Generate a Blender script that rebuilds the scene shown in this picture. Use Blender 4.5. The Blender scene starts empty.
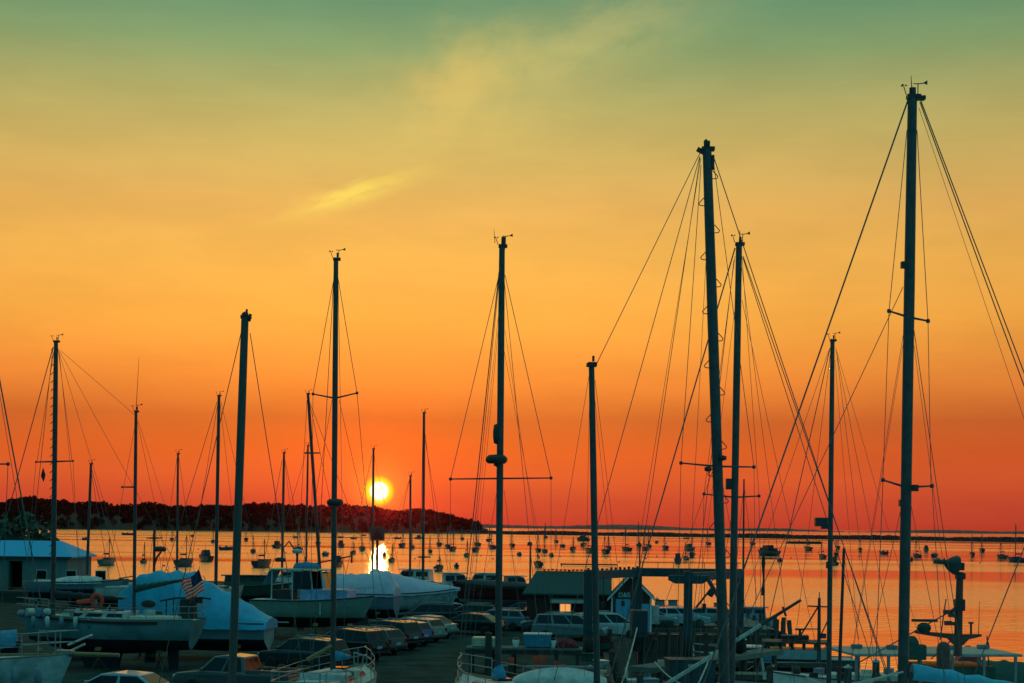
import bpy, bmesh, math, random
from mathutils import Vector, Matrix
R = math.radians
random.seed(11)
S = bpy.context.scene
COL = S.collection

# ------------------------------------------------------------------ camera
F, PX, PY, ROLL, HC = 1600.0, 512.0, 526.0, R(0.66), 7.4      # focal length in px, horizon point, roll, eye height over the yard
WZ = -1.6                                                     # water level
cd = bpy.data.cameras.new('camera'); cam = bpy.data.objects.new('camera', cd); COL.objects.link(cam)
cd.sensor_width = 36; cd.lens = F / 1024 * 36; cd.shift_y = (PY - 341.5) / 1024
cd.clip_start = 0.5; cd.clip_end = 40000
cam.matrix_world = Matrix.Translation((0, 0, HC)) @ Matrix.Rotation(R(90), 4, 'X') @ Matrix.Rotation(ROLL, 4, 'Z')
S.camera = cam
_c, _s = math.cos(ROLL), math.sin(ROLL)
def UV(px, py):
    u, v = px - PX, py - PY
    return u * _c + v * _s, -u * _s + v * _c
def W(px, py, d):                                             # where a sight line meets the distance d
    u, v = UV(px, py)
    return Vector((u / F * d, d, HC - v / F * d))
def G(px, py, z=0.0):                                         # where a sight line meets the level z
    u, v = UV(px, py)
    return W(px, py, (HC - z) * F / v)

# ------------------------------------------------------------------ sky, sun, exposure
def lin(r, g, b):
    f = lambda c: (c / 12.92 if c <= .04045 else ((c + .055) / 1.055) ** 2.4)
    return (f(r / 255), f(g / 255), f(b / 255), 1)
SUN = (W(379, 491, 1000) - Vector((0, 0, HC))).normalized()
w = bpy.data.worlds.new('World'); S.world = w; w.use_nodes = True
nt = w.node_tree; nt.nodes.clear(); N = nt.nodes; LK = nt.links
def nd(tree, t, **kw):
    n = tree.nodes.new(t)
    for k, v in kw.items(): setattr(n, k, v)
    return n
def mth(tree, op, a, b=None, c=None, clamp=False):
    n = nd(tree, 'ShaderNodeMath', operation=op); n.use_clamp = clamp
    for i, v in enumerate((a, b, c)):
        if v is None: continue
        if isinstance(v, (int, float)): n.inputs[i].default_value = v
        else: tree.links.new(v, n.inputs[i])
    return n.outputs[0]
def rng(tree, v, a, b, c=0., d=1., smooth=True):
    n = nd(tree, 'ShaderNodeMapRange', interpolation_type='SMOOTHSTEP' if smooth else 'LINEAR')
    tree.links.new(v, n.inputs[0])
    for i, q in enumerate((a, b, c, d)): n.inputs[i + 1].default_value = q
    return n.outputs[0]
def mixc(tree, fac, a, b, mode='MIX'):
    n = nd(tree, 'ShaderNodeMix', data_type='RGBA', blend_type=mode)
    for s, v in ((0, fac), (6, a), (7, b)):
        if isinstance(v, (int, float)): n.inputs[s].default_value = v
        elif isinstance(v, tuple): n.inputs[s].default_value = v
        else: tree.links.new(v, n.inputs[s])
    return n.outputs[2]
def vmath(tree, op, a, b=None):
    n = nd(tree, 'ShaderNodeVectorMath', operation=op)
    for i, v in enumerate((a, b)):
        if v is None: continue
        if isinstance(v, (tuple, Vector)): n.inputs[i].default_value = tuple(v)
        else: tree.links.new(v, n.inputs[i])
    return n
def ramp(tree, fac, stops):
    n = nd(tree, 'ShaderNodeValToRGB'); cr = n.color_ramp
    while len(cr.elements) < len(stops): cr.elements.new(.5)
    for e, (p, c) in zip(cr.elements, stops): e.position = p; e.color = c
    if fac is not None: tree.links.new(fac, n.inputs[0])
    return n.outputs[0]
tc = nd(nt, 'ShaderNodeTexCoord'); DIR = vmath(nt, 'NORMALIZE', tc.outputs['Generated']).outputs[0]
sx = nd(nt, 'ShaderNodeSeparateXYZ'); LK.new(DIR, sx.inputs[0]); X_, Y_, Z_ = sx.outputs
ZM = .60
sky = ramp(nt, mth(nt, 'DIVIDE', Z_, ZM, clamp=True), [(p / ZM, lin(*c)) for p, c in (
    (0, (196, 66, 44)), (.0162, (206, 74, 46)), (.03, (216, 84, 44)), (.047, (213, 85, 37)), (.066, (199, 90, 38)), (.09, (236, 132, 49)),
    (.128, (247, 168, 63)), (.166, (240, 177, 76)), (.195, (229, 176, 87)), (.225, (208, 179, 96)), (.25, (186, 176, 101)), (.285, (132, 163, 107)), (.31, (100, 152, 112)), (.345, (112, 148, 112)), (.42, (150, 152, 106)), (.6, (120, 146, 120)))])
ang = mth(nt, 'ARCCOSINE', mth(nt, 'MINIMUM', vmath(nt, 'DOT_PRODUCT', DIR, SUN).outputs['Value'], 1.0))   # angle from the sun
sky = mixc(nt, rng(nt, ang, R(5), R(26), 0, .16), sky, (.05, .02, .02, 1))
au1 = mth(nt, 'MULTIPLY', mth(nt, 'EXPONENT', mth(nt, 'MULTIPLY', mth(nt, 'POWER', mth(nt, 'DIVIDE', ang, R(3.4)), 2.0), -1.0)), .26)
sky = mixc(nt, au1, sky, (1.0, .02, -.03, 1), 'ADD')
# a torn wisp of cirrus and a fainter veil reaching up from it
def wisp(px0, py0, px1, py1, width, lo, hi, scale):
    a = (W(px0, py0, 1) - Vector((0, 0, HC))).normalized(); b = (W(px1, py1, 1) - Vector((0, 0, HC))).normalized()
    ax = (b - a).normalized(); mid = (a + b) / 2; nx = mid.normalized().cross(ax).normalized(); ln = (b - a).length / 2
    p = vmath(nt, 'SUBTRACT', DIR, mid).outputs[0]
    u = mth(nt, 'DIVIDE', vmath(nt, 'DOT_PRODUCT', p, ax).outputs['Value'], ln)
    v = mth(nt, 'DIVIDE', vmath(nt, 'DOT_PRODUCT', p, nx).outputs['Value'], width)
    cx = nd(nt, 'ShaderNodeCombineXYZ'); LK.new(u, cx.inputs[0]); LK.new(v, cx.inputs[1])
    nz = nd(nt, 'ShaderNodeTexNoise'); nz.inputs['Scale'].default_value = scale; nz.inputs['Detail'].default_value = 5; nz.inputs['Roughness'].default_value = .6
    LK.new(vmath(nt, 'MULTIPLY', cx.outputs[0], (1.0, .7, 1)).outputs[0], nz.inputs['Vector'])
    v2 = mth(nt, 'ADD', v, mth(nt, 'MULTIPLY', mth(nt, 'SUBTRACT', nz.outputs[0], .5), 1.6))
    r2 = mth(nt, 'ADD', mth(nt, 'MULTIPLY', u, u), mth(nt, 'MULTIPLY', v2, v2))
    g = mth(nt, 'EXPONENT', mth(nt, 'MULTIPLY', r2, -2.2))
    return mth(nt, 'MULTIPLY', g, rng(nt, nz.outputs[0], lo, hi))
w1 = wisp(270, 220, 436, 170, .0085, .2, .6, 1.5)
sky = mixc(nt, mth(nt, 'MULTIPLY', w1, .75), sky, lin(255, 226, 92))
w2 = wisp(350, 165, 590, 45, .046, .22, .62, 1.2)
sky = mixc(nt, mth(nt, 'MULTIPLY', w2, .62), sky, lin(226, 192, 98))
w3 = wisp(430, 120, 760, -20, .030, .2, .6, 1.7)
sky = mixc(nt, mth(nt, 'MULTIPLY', w3, .45), sky, lin(205, 190, 112))
nzs = nd(nt, 'ShaderNodeTexNoise'); nzs.inputs['Scale'].default_value = 9; nzs.inputs['Detail'].default_value = 6; nzs.inputs['Roughness'].default_value = .6
LK.new(vmath(nt, 'MULTIPLY', DIR, (1, 1, 4)).outputs[0], nzs.inputs['Vector'])
mott = vmath(nt, 'SCALE', sky); LK.new(rng(nt, nzs.outputs[0], .3, .7, .945, 1.045), mott.inputs['Scale']); sky = mott.outputs[0]      # thin uneven high veil
# dusk opposite the sun and overhead: deep blue-green
nz2 = nd(nt, 'ShaderNodeTexNoise'); nz2.inputs['Scale'].default_value = 3.2; nz2.inputs['Detail'].default_value = 4
LK.new(vmath(nt, 'MULTIPLY', DIR, (1, 1, 3)).outputs[0], nz2.inputs['Vector'])
dusk = mixc(nt, rng(nt, nz2.outputs[0], .35, .7), (.007, .130, .172, 1), (.017, .235, .285, 1))
dusk = mixc(nt, rng(nt, Z_, .55, .95), dusk, (.17, .42, .40, 1))                       # paler towards the zenith
far = mth(nt, 'MAXIMUM', rng(nt, Z_, .42, .7), rng(nt, Y_, .86, .28))
sky = mixc(nt, far, sky, dusk)
# the sun itself with its tight aureole
au2 = mth(nt, 'MULTIPLY', mth(nt, 'EXPONENT', mth(nt, 'MULTIPLY', mth(nt, 'DIVIDE', ang, R(.55)), -1.0)), .9)
sky = mixc(nt, au2, sky, (1.0, .42, .02, 1), 'ADD')
sky = mixc(nt, rng(nt, ang, R(.60), R(.36), 0, 1), sky, (1.0, .82, .02, 1))
sky = mixc(nt, rng(nt, ang, R(.37), R(.28), 0, 1), sky, (1.4, 1.25, .95, 1))
bg = nd(nt, 'ShaderNodeBackground'); LK.new(sky, bg.inputs[0]); bg.inputs[1].default_value = 1.0
st = nd(nt, 'ShaderNodeTexSky', sky_type='NISHITA'); st.sun_disc = False
st.sun_elevation = math.asin(SUN.z); st.sun_rotation = math.atan2(SUN.x, SUN.y); st.dust_density = 3
bg2 = nd(nt, 'ShaderNodeBackground'); LK.new(st.outputs[0], bg2.inputs[0]); bg2.inputs[1].default_value = .012
ad = nd(nt, 'ShaderNodeAddShader'); LK.new(bg.outputs[0], ad.inputs[0]); LK.new(bg2.outputs[0], ad.inputs[1])
wo = nd(nt, 'ShaderNodeOutputWorld'); LK.new(ad.outputs[0], wo.inputs[0])
sl = bpy.data.lights.new('sun', 'SUN'); sl.energy = 0.05; sl.angle = R(.5); sl.color = (1, .42, .14)
so = bpy.data.objects.new('sun', sl); COL.objects.link(so); so.rotation_mode = 'QUATERNION'; so.rotation_quaternion = (-SUN).to_track_quat('-Z', 'Y')
S.view_settings.view_transform = 'Standard'; S.view_settings.look = 'None'; S.view_settings.exposure = 0; S.view_settings.gamma = 1

# ------------------------------------------------------------------ materials
def mat(name, c, rough=.5, var=.25, scale=6., bump=.0, metal=0., c2=None, stretch=(1, 1, 1), spec=.5, coat=0., trans=0.):
    m = bpy.data.materials.new(name); m.use_nodes = True; t = m.node_tree
    b = t.nodes['Principled BSDF']; b.inputs['Roughness'].default_value = rough; b.inputs['Metallic'].default_value = metal
    b.inputs['Specular IOR Level'].default_value = spec; b.inputs['Coat Weight'].default_value = coat; b.inputs['Transmission Weight'].default_value = trans
    co = nd(t, 'ShaderNodeTexCoord'); mp = nd(t, 'ShaderNodeMapping'); mp.inputs['Scale'].default_value = stretch
    t.links.new(co.outputs['Object'], mp.inputs[0])
    nz = nd(t, 'ShaderNodeTexNoise'); nz.inputs['Scale'].default_value = scale; nz.inputs['Detail'].default_value = 6; nz.inputs['Roughness'].default_value = .65
    t.links.new(mp.outputs[0], nz.inputs['Vector'])
    lo = tuple(x * (1 - var) for x in c[:3]) + (1,); hi = (tuple(c2[:3]) if c2 else tuple(min(1, x * (1 + var)) for x in c[:3])) + (1,)
    t.links.new(ramp(t, nz.outputs[0], [(.32, lo), (.68, hi)]), b.inputs['Base Color'])
    t.links.new(rng(t, nz.outputs[0], .3, .7, max(.02, rough - .08), min(1, rough + .12)), b.inputs['Roughness'])
    if bump:
        bn = nd(t, 'ShaderNodeBump'); bn.inputs['Strength'].default_value = bump; bn.inputs['Distance'].default_value = .05
        t.links.new(nz.outputs[0], bn.inputs['Height']); t.links.new(bn.outputs[0], b.inputs['Normal'])
    return m
M = dict(
    alu=mat('anodised_aluminium', (.07, .075, .075), .5, .3, 3, metal=.1), darkspar=mat('dark_spar', (.04, .042, .042), .6, .25, 4),
    wood=mat('varnished_wood', (.30, .17, .07), .35, .35, 5, stretch=(1, 6, 6)), rope=mat('rope', (.55, .52, .42), .9), wire=mat('dark_wire', (.15, .16, .15), .8, spec=.1),
    steel=mat('stainless', (.34, .36, .36), .35, .1, metal=.5), white=mat('white_gelcoat', (.72, .72, .68), .3, .28, 1.6, c2=(.80, .80, .77)), cream=mat('cream_paint', (.74, .68, .50), .4, .15, 2),
    pale=mat('weathered_white', (.52, .54, .52), .5, .4, 2.2), navy=mat('navy_gelcoat', (.02, .035, .07), .45, .3, spec=.3), maroon=mat('maroon_paint', (.13, .02, .02), .3, .3),
    green=mat('dark_green_paint', (.03, .10, .07), .4, .3), black=mat('black_paint', (.015, .015, .016), .4, .3), bottom=mat('antifouling', (.06, .03, .03), .8, .5, 2, c2=(.03, .035, .05)),
    grey=mat('grey_paint', (.25, .27, .28), .5, .2), greyblue=mat('grey_blue_paint', (.20, .27, .34), .5, .2), deck=mat('deck_nonskid', (.60, .60, .54), .7, .25, 9), teak=mat('teak', (.32, .22, .13), .7, .3, 6),
    bluewrap=mat('blue_shrink_wrap', (.012, .40, .64), .5, .22, 1.6, bump=1.0, spec=.4), whitewrap=mat('white_shrink_wrap', (.50, .52, .66), .45, .12, 2.5, bump=.5),
    canvas=mat('blue_canvas', (.05, .30, .48), .8, .25, 5, bump=.3), darkcanvas=mat('dark_canvas', (.03, .045, .05), .85, .3, 5, bump=.3), greencanvas=mat('green_canvas', (.03, .10, .08), .85, .3, 5, bump=.4),
    redcanvas=mat('red_canvas', (.32, .03, .05), .8, .25, 4), orange=mat('orange_plastic', (.80, .16, .07), .5, .2), red=mat('red_plastic', (.75, .06, .04), .45, .2),
    glass=mat('dark_glass', (.008, .01, .012), .06, .2, spec=.5), rubber=mat('rubber', (.02, .02, .02), .8, .2), rim=mat('alloy_rim', (.45, .46, .47), .35, .1, metal=.6),
    plaster=mat('pale_shed_boards', (.24, .28, .27), .8, .25, 3, stretch=(4, 4, .3), bump=.3), shingle=mat('dark_red_shingle', (.12, .035, .03), .85, .4, 5, stretch=(1, 1, 4), bump=.4),
    bluedoor=mat('blue_door', (.10, .42, .62), .6, .25, 5, stretch=(5, 5, .4)), roofblue=mat('blue_metal_roof', (.010, .46, .78), .6, .15, 2, stretch=(6, 1, 1), bump=.25, spec=.25),
    roofgreen=mat('green_asphalt_roof', (.03, .085, .08), .85, .35, 7, bump=.4), trim=mat('white_trim', (.72, .73, .70), .6, .15), timber=mat('tarred_timber', (.075, .06, .05), .9, .5, 4, stretch=(4, 4, .5), bump=.5),
    plank=mat('weathered_plank', (.15, .165, .145), .9, .35, 4, stretch=(.5, 5, 1), bump=.4), liftblue=mat('lift_blue_paint', (.02, .06, .075), .55, .3, 3), rust=mat('rusty_steel', (.16, .06, .035), .8, .5, 4),
    flagred=mat('flag_red', (.50, .05, .07), .8, .15), flagwhite=mat('flag_white', (.72, .70, .68), .8, .1), flagblue=mat('flag_blue', (.02, .03, .10), .8, .2),
    dayred=mat('daymark_red', (.35, .02, .03), .6, .2), amber=mat('amber_lens', (.6, .2, .04), .3), tail=mat('red_lens', (.35, .01, .01), .2), lens=mat('clear_lens', (.7, .72, .72), .12), plate=mat('plate', (.55, .6, .65), .4))
def paint(name, c, rough=.22): return mat(name, c, rough, .06, 2, coat=.6)
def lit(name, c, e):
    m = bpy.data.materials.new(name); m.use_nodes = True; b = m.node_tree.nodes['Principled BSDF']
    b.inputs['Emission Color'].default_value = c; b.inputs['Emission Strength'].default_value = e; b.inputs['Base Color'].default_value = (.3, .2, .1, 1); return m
def backlit(name, c, f=.55):
    m = mat(name, c, .6, .12, 4); t = m.node_tree; tr = nd(t, 'ShaderNodeBsdfTranslucent'); tr.inputs[0].default_value = (*c, 1); mx = nd(t, 'ShaderNodeMixShader'); mx.inputs[0].default_value = f
    t.links.new(t.nodes['Principled BSDF'].outputs[0], mx.inputs[1]); t.links.new(tr.outputs[0], mx.inputs[2]); t.links.new(mx.outputs[0], t.nodes['Material Output'].inputs[0]); return m
M.update(flagred=backlit('flag_red', (.62, .07, .09)), flagwhite=backlit('flag_white', (.75, .68, .62)), orange=backlit('orange_plastic', (.95, .30, .20), .7), red=backlit('red_plastic', (.8, .08, .06), .6))
M['sunsetpane'] = lit('sunset_glow_pane', (1, .42, .10, 1), .9)  # emission in place of sunset light seen through the window

# ------------------------------------------------------------------ mesh building
XF = {}                                                        # local -> world of every thing built
class MB:
    def __init__(s): s.v = []; s.f = []; s.m = []; s.sm = []
    def add(s, vs, fs, mi=0, smooth=False):
        o = len(s.v); s.v += [Vector(p) for p in vs]
        for f in fs: s.f.append([o + i for i in f]); s.m.append(mi); s.sm.append(smooth)
        return s
    def box(s, c, d, rot=None, mi=0, taper=1.0):
        x, y, z = (q / 2 for q in d); c = Vector(c); k = taper
        P = [(-x, -y, -z), (x, -y, -z), (x, y, -z), (-x, y, -z), (-x * k, -y * k, z), (x * k, -y * k, z), (x * k, y * k, z), (-x * k, y * k, z)]
        P = [(rot @ Vector(p) if rot else Vector(p)) + c for p in P]
        return s.add(P, [(3, 2, 1, 0), (4, 5, 6, 7), (0, 1, 5, 4), (1, 2, 6, 5), (2, 3, 7, 6), (3, 0, 4, 7)], mi)
    def tube(s, a, b, r0, r1=None, n=8, mi=0, cap=True):
        a, b = Vector(a), Vector(b); r1 = r0 if r1 is None else r1; dv = b - a
        if dv.length < 1e-6: return s
        dv.normalize(); u = dv.orthogonal().normalized(); v = dv.cross(u)
        P = [p + (u * math.cos(k * 2 * math.pi / n) + v * math.sin(k * 2 * math.pi / n)) * r for p, r in ((a, r0), (b, r1)) for k in range(n)]
        s.add(P, [(k, (k + 1) % n, n + (k + 1) % n, n + k) for k in range(n)], mi, True)
        if cap: s.add(P, [tuple(range(n - 1, -1, -1)), tuple(range(n, 2 * n))], mi)
        return s
    def path(s, pts, r, n=6, mi=0):
        for a, b in zip(pts, pts[1:]): s.tube(a, b, r, r, n, mi)
        return s
    def lathe(s, prof, c, ax=(0, 0, 1), n=14, mi=0, sq=(1, 1)):
        ax = Vector(ax).normalized(); u = Vector((1, 0, 0)) if abs(ax.x) < .9 else Vector((0, 1, 0)); u = (u - ax * u.dot(ax)).normalized(); v = ax.cross(u); c = Vector(c)
        P = [c + ax * h + (u * math.cos(k * 2 * math.pi / n) * sq[0] + v * math.sin(k * 2 * math.pi / n) * sq[1]) * r for r, h in prof for k in range(n)]
        fs = [(j * n + k, j * n + (k + 1) % n, (j + 1) * n + (k + 1) % n, (j + 1) * n + k) for j in range(len(prof) - 1) for k in range(n)]
        s.add(P, fs, mi, True); m = len(prof) - 1
        if prof[0][0] > 1e-4: s.add(P, [tuple(range(n - 1, -1, -1))], mi)
        if prof[m][0] > 1e-4: s.add(P, [tuple(range(m * n, m * n + n))], mi)
        return s
    def grid(s, rows, mi=0, smooth=True, mfun=None):
        n = len(rows[0]); o = len(s.v); s.v += [Vector(p) for r in rows for p in r]
        for j in range(len(rows) - 1):
            for k in range(n - 1):
                s.f.append([o + j * n + k, o + j * n + k + 1, o + (j + 1) * n + k + 1, o + (j + 1) * n + k]); s.m.append(mfun(j, k) if mfun else mi); s.sm.append(smooth)
        return s
    def prism(s, poly, w, mi=0):                               # poly: (x, z[, half width]) side outline extruded across y
        n = len(poly); q = [(p[0], p[1], p[2] if len(p) > 2 else w) for p in poly]
        P = [(x, -h, z) for x, z, h in q] + [(x, h, z) for x, z, h in q]
        s.add(P, [tuple(range(n)), tuple(range(2 * n - 1, n - 1, -1))] + [(k, n + k, n + (k + 1) % n, (k + 1) % n) for k in range(n)], mi); return s
    def build(s, name, mats, parent=None, world=False, bevel=0., seg=2, merge=False):
        vs = s.v
        T = XF.get(parent.name) if parent else None
        if world and T is not None: Ti = T.inverted(); vs = [Ti @ v for v in vs]
        me = bpy.data.meshes.new(name); me.from_pydata([tuple(v) for v in vs], [], s.f)
        for m in (mats if isinstance(mats, (list, tuple)) else [mats]): me.materials.append(M[m] if isinstance(m, str) else m)
        me.polygons.foreach_set('material_index', s.m); me.polygons.foreach_set('use_smooth', s.sm)
        bm = bmesh.new(); bm.from_mesh(me)
        if merge or bevel: bmesh.ops.remove_doubles(bm, verts=bm.verts, dist=1e-4)
        bmesh.ops.recalc_face_normals(bm, faces=bm.faces)
        if bevel: bmesh.ops.bevel(bm, geom=[e for e in bm.edges if len(e.link_faces) == 2 and e.calc_face_angle(0) > .35], offset=bevel, segments=seg, affect='EDGES', profile=.6, clamp_overlap=True)
        bm.to_mesh(me); bm.free()
        o = bpy.data.objects.new(name, me); COL.objects.link(o)
        if parent:
            o.parent = parent; XF[o.name] = T
        else: XF[o.name] = Matrix.Identity(4)
        return o
def tag(o, label, cat, group=None, kind=None):
    if label: o['label'] = label
    if cat: o['category'] = cat
    if group: o['group'] = group
    if kind: o['kind'] = kind
    return o
def thing(name, label, cat, loc=(0, 0, 0), rz=0., group=None):
    o = bpy.data.objects.new(name, None); COL.objects.link(o); o.empty_display_size = .2
    o.location = loc; o.rotation_euler = (0, 0, rz)
    XF[o.name] = Matrix.Translation(loc) @ Matrix.Rotation(rz, 4, 'Z')
    return tag(o, label, cat, group)
def structure(o): o['kind'] = 'structure'; return o
def part(mb, name, mats, parent, **kw): return mb.build(name, mats, parent, **kw)
def along(p, q, z):                                            # the line p-q carried on to level z
    p, q = Vector(p), Vector(q); t = (z - p.z) / (q.z - p.z); return p + (q - p) * t
def sag(a, b, k, n=12):
    a, b = Vector(a), Vector(b); return [a.lerp(b, i / n) - Vector((0, 0, k * 4 * (i / n) * (1 - i / n))) for i in range(n + 1)]

# ------------------------------------------------------------------ the setting
def water():
    m = bpy.data.materials.new('harbour_water'); m.use_nodes = True; t = m.node_tree; b = t.nodes['Principled BSDF']
    b.inputs['Base Color'].default_value = (.985, .985, .98, 1); b.inputs['Metallic'].default_value = .98
    co = nd(t, 'ShaderNodeTexCoord'); mp = nd(t, 'ShaderNodeMapping'); t.links.new(co.outputs['Object'], mp.inputs[0]); mp.inputs['Scale'].default_value = (.004, .016, 1)
    n1 = nd(t, 'ShaderNodeTexNoise'); n1.inputs['Scale'].default_value = 1; n1.inputs['Detail'].default_value = 3; n1.inputs['Distortion'].default_value = .6; t.links.new(mp.outputs[0], n1.inputs['Vector'])
    sp_ = nd(t, 'ShaderNodeSeparateXYZ'); t.links.new(co.outputs['Object'], sp_.inputs[0])
    wind = mth(t, 'ADD', n1.outputs[0], rng(t, sp_.outputs[0], 60, -40, -.02, .09))       # the breeze ruffles the western half more
    t.links.new(rng(t, wind, .40, .58, .055, .12), b.inputs['Roughness'])     # calm slicks and catspaws
    mp2 = nd(t, 'ShaderNodeMapping'); t.links.new(co.outputs['Object'], mp2.inputs[0]); mp2.inputs['Scale'].default_value = (.5, .9, 1)
    n2 = nd(t, 'ShaderNodeTexNoise'); n2.inputs['Scale'].default_value = 1; n2.inputs['Detail'].default_value = 4; t.links.new(mp2.outputs[0], n2.inputs['Vector'])
    bn = nd(t, 'ShaderNodeBump'); bn.inputs['Distance'].default_value = .32; t.links.new(rng(t, wind, .40, .60, .10, .62), bn.inputs['Strength'])
    t.links.new(n2.outputs[0], bn.inputs['Height']); t.links.new(bn.outputs[0], b.inputs['Normal'])
    mb = MB(); xs = [-9000, -3000, -600, -150, 0, 150, 600, 3000, 9000]; ys = [-60, 0, 60, 150, 400, 1000, 3000, 9000, 20000]
    mb.grid([[(x, y, WZ) for x in xs] for y in ys], smooth=False)
    return structure(mb.build('water', m))
water()
def ground():
    m = mat('yard_asphalt', (.022, .050, .044), .95, .45, .6, bump=.06, c2=(.050, .092, .080), spec=.03)
    poly = [(-140, 4), (3.0, 4), (4.2, 60), (6, 100), (9, 113.5), (9, 138), (8, 165), (-15, 200), (-140, 215)]
    n = len(poly); mb = MB()
    mb.add([(x, y, 0) for x, y in poly] + [(x, y, -4) for x, y in poly], [tuple(range(n))], 0)
    mb.add([(x, y, 0) for x, y in poly] + [(x, y, -4) for x, y in poly], [(k, n + k, n + (k + 1) % n, (k + 1) % n) for k in range(n)], 1)
    structure(mb.build('boatyard_ground', [m, 'timber'], merge=True))
    k = MB()
    for a, b in zip(poly[1:6], poly[2:7]):
        a, b = Vector((*a, .12)), Vector((*b, .12)); d = b - a; k.box((a + b) / 2 - Vector((.18, 0, .0)), (d.length, .3, .24), Matrix.Rotation(math.atan2(d.y, d.x), 3, 'Z'))
    structure(k.build('wharf_kerb', 'timber', bevel=.03))
ground()
HILL = [(-160, 506), (-80, 503), (0, 503), (15, 499), (30, 497), (45, 498), (60, 500), (80, 503), (100, 502), (120, 506), (130, 505), (150, 503), (175, 506), (200, 506), (225, 505), (256, 503), (275, 502), (290, 505), (300, 505), (325, 506),
        (340, 504), (360, 506), (379, 507), (400, 511), (420, 508.5), (440, 512), (452, 515), (464, 518.5), (474, 521.5), (482, 524)]
def hprof(px):
    for (a, b), (c, d) in zip(HILL, HILL[1:]):
        if a <= px <= c: return b + (d - b) * (px - a) / (c - a)
    return 526
def hills():
    D = 1850; mb = MB(); rows = []
    m = mat('hill_soil', (.02, .03, .018), .95, .4, .02)
    xs = list(range(-160, 489, 6))
    for k in range(13):
        u = k / 12; row = []
        for px in xs:
            h = max(0, W(px, hprof(px), D).z - WZ) * .64 * math.sin(u * math.pi) ** .7
            p = W(px, 526, D); sp = 300 * (u - .35) * min(1, (490 - px) / 90 + .15)
            row.append((p.x * (1 + sp / D), D + sp, WZ - .3 + h))
        rows.append(row)
    mb.grid(rows); structure(mb.build('headland_hill', m))
    fo = mat('foliage', (.010, .019, .013), 1, .4, .08, c2=(.016, .028, .018), spec=0); t = MB(); rd = random.Random(4)
    spots = [(px + rd.uniform(-3, 3), rd.choice((.42, .5, .58)), 1) for px in range(-156, 478, 2) for _ in (0, 1)] + [(rd.uniform(-155, 480), rd.uniform(0, .48), 0) for _ in range(1100)]
    for px, u, edge in spots:
        sp = 300 * (u - .35) * min(1, (490 - px) / 90 + .15); d = D + sp
        top = max(0, W(px, hprof(px), D).z - WZ); gz = WZ + top * .64 * math.sin(u * math.pi) ** .7 - .4
        hgt = max(1.5, (WZ + top - gz) * rd.choice((.8, .9, 1.0, 1.0, 1.08, 1.18))) if edge else min(rd.uniform(5, 9), top * .6 + 1.5)
        x = W(px, 526, d).x; r = hgt * rd.uniform(.38, .62)
        for j in range(52):
            a, zz = rd.uniform(0, 6.283), rd.uniform(-1, 1); q = math.sqrt(1 - zz * zz); rr = rd.uniform(.5, 1.0)
            c = Vector((x + r * q * math.cos(a) * rr, d + r * q * math.sin(a) * rr, gz + hgt * (.5 + .46 * zz * rr)))
            e1 = Vector((rd.gauss(0, 1), rd.gauss(0, 1), rd.gauss(0, 1))).normalized(); e2 = e1.orthogonal().normalized(); s = hgt * rd.uniform(.10, .22)
            t.add([c - e1 * s, c + e2 * s * .8, c + e1 * s, c - e2 * s * .8], [(0, 1, 2, 3)])
    tag(t.build('treeline', fo), 'dark wooded treeline covering the low headland under the sun', 'woods', None, 'stuff')
    # far shore
    rd = random.Random(9); D2 = 6500; mb = MB(); rows = []
    xs = list(range(300, 1200, 4)); hh = [12 + 5 * math.sin(x * .013) + 4 * math.sin(x * .041 + 1) + rd.uniform(-1, 1) for x in xs]
    for u in (0, .15, .4, .7, 1):
        rows.append([(W(px, 526, D2).x * (1 + .02 * u), D2 + 150 * u, WZ - .5 + h * math.sin(min(1, u * 1.4) * math.pi / 2 if u < .75 else math.pi)) for px, h in zip(xs, hh)])
    mb.grid(rows); structure(mb.build('far_shore_hills', mat('far_shore_scrub', (.10, .10, .08), .95, .4, .01)))
    # rock breakwater: a long low ridge of armour stone
    rd = random.Random(5); mb = MB(); p0 = G(440, 533.2, WZ); p1 = G(1120, 543.5, WZ); n = 420; dv = (p1 - p0) / n; nv = Vector((-dv.y, dv.x, 0)).normalized()
    rows = []
    for k, (o, h) in enumerate(((-9, -.6), (-6, 1.8), (-3, 3.3), (-1, 4.2), (1, 4.2), (4, 2.4), (9, -.6))):
        rows.append([p0 + dv * i + nv * (o + rd.uniform(-1, 1)) + Vector((0, 0, (h + rd.uniform(-.5, .5)) * (.9 + .1 * math.sin(i * .09)))) for i in range(n + 1)])
    mb.grid(rows, smooth=False)
    tag(mb.build('breakwater', mat('armour_stone', (.035, .032, .03), .95, .4, .3, spec=.1)), 'long low rock breakwater across the harbour mouth', 'breakwater')
    # low wooded point running out from the headland to the breakwater
    mb = MB(); rows = []; q0, q1 = G(300, 531, WZ), G(505, 534.2, WZ)
    for u in (0, .2, .5, .8, 1):
        rows.append([(q0.lerp(q1, i / 60) + Vector((0, (u - .3) * 90, 0)) + Vector((0, 0, -.4 + math.sin(u * math.pi) * (7.5 * (1 - i / 60) ** .8 + 1.2 + rd.uniform(-.8, .8))))) for i in range(61)])
    mb.grid(rows, smooth=False); structure(mb.build('shore_point', mat('point_scrub', (.025, .03, .018), .95, .5, .05)))
hills()
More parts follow.
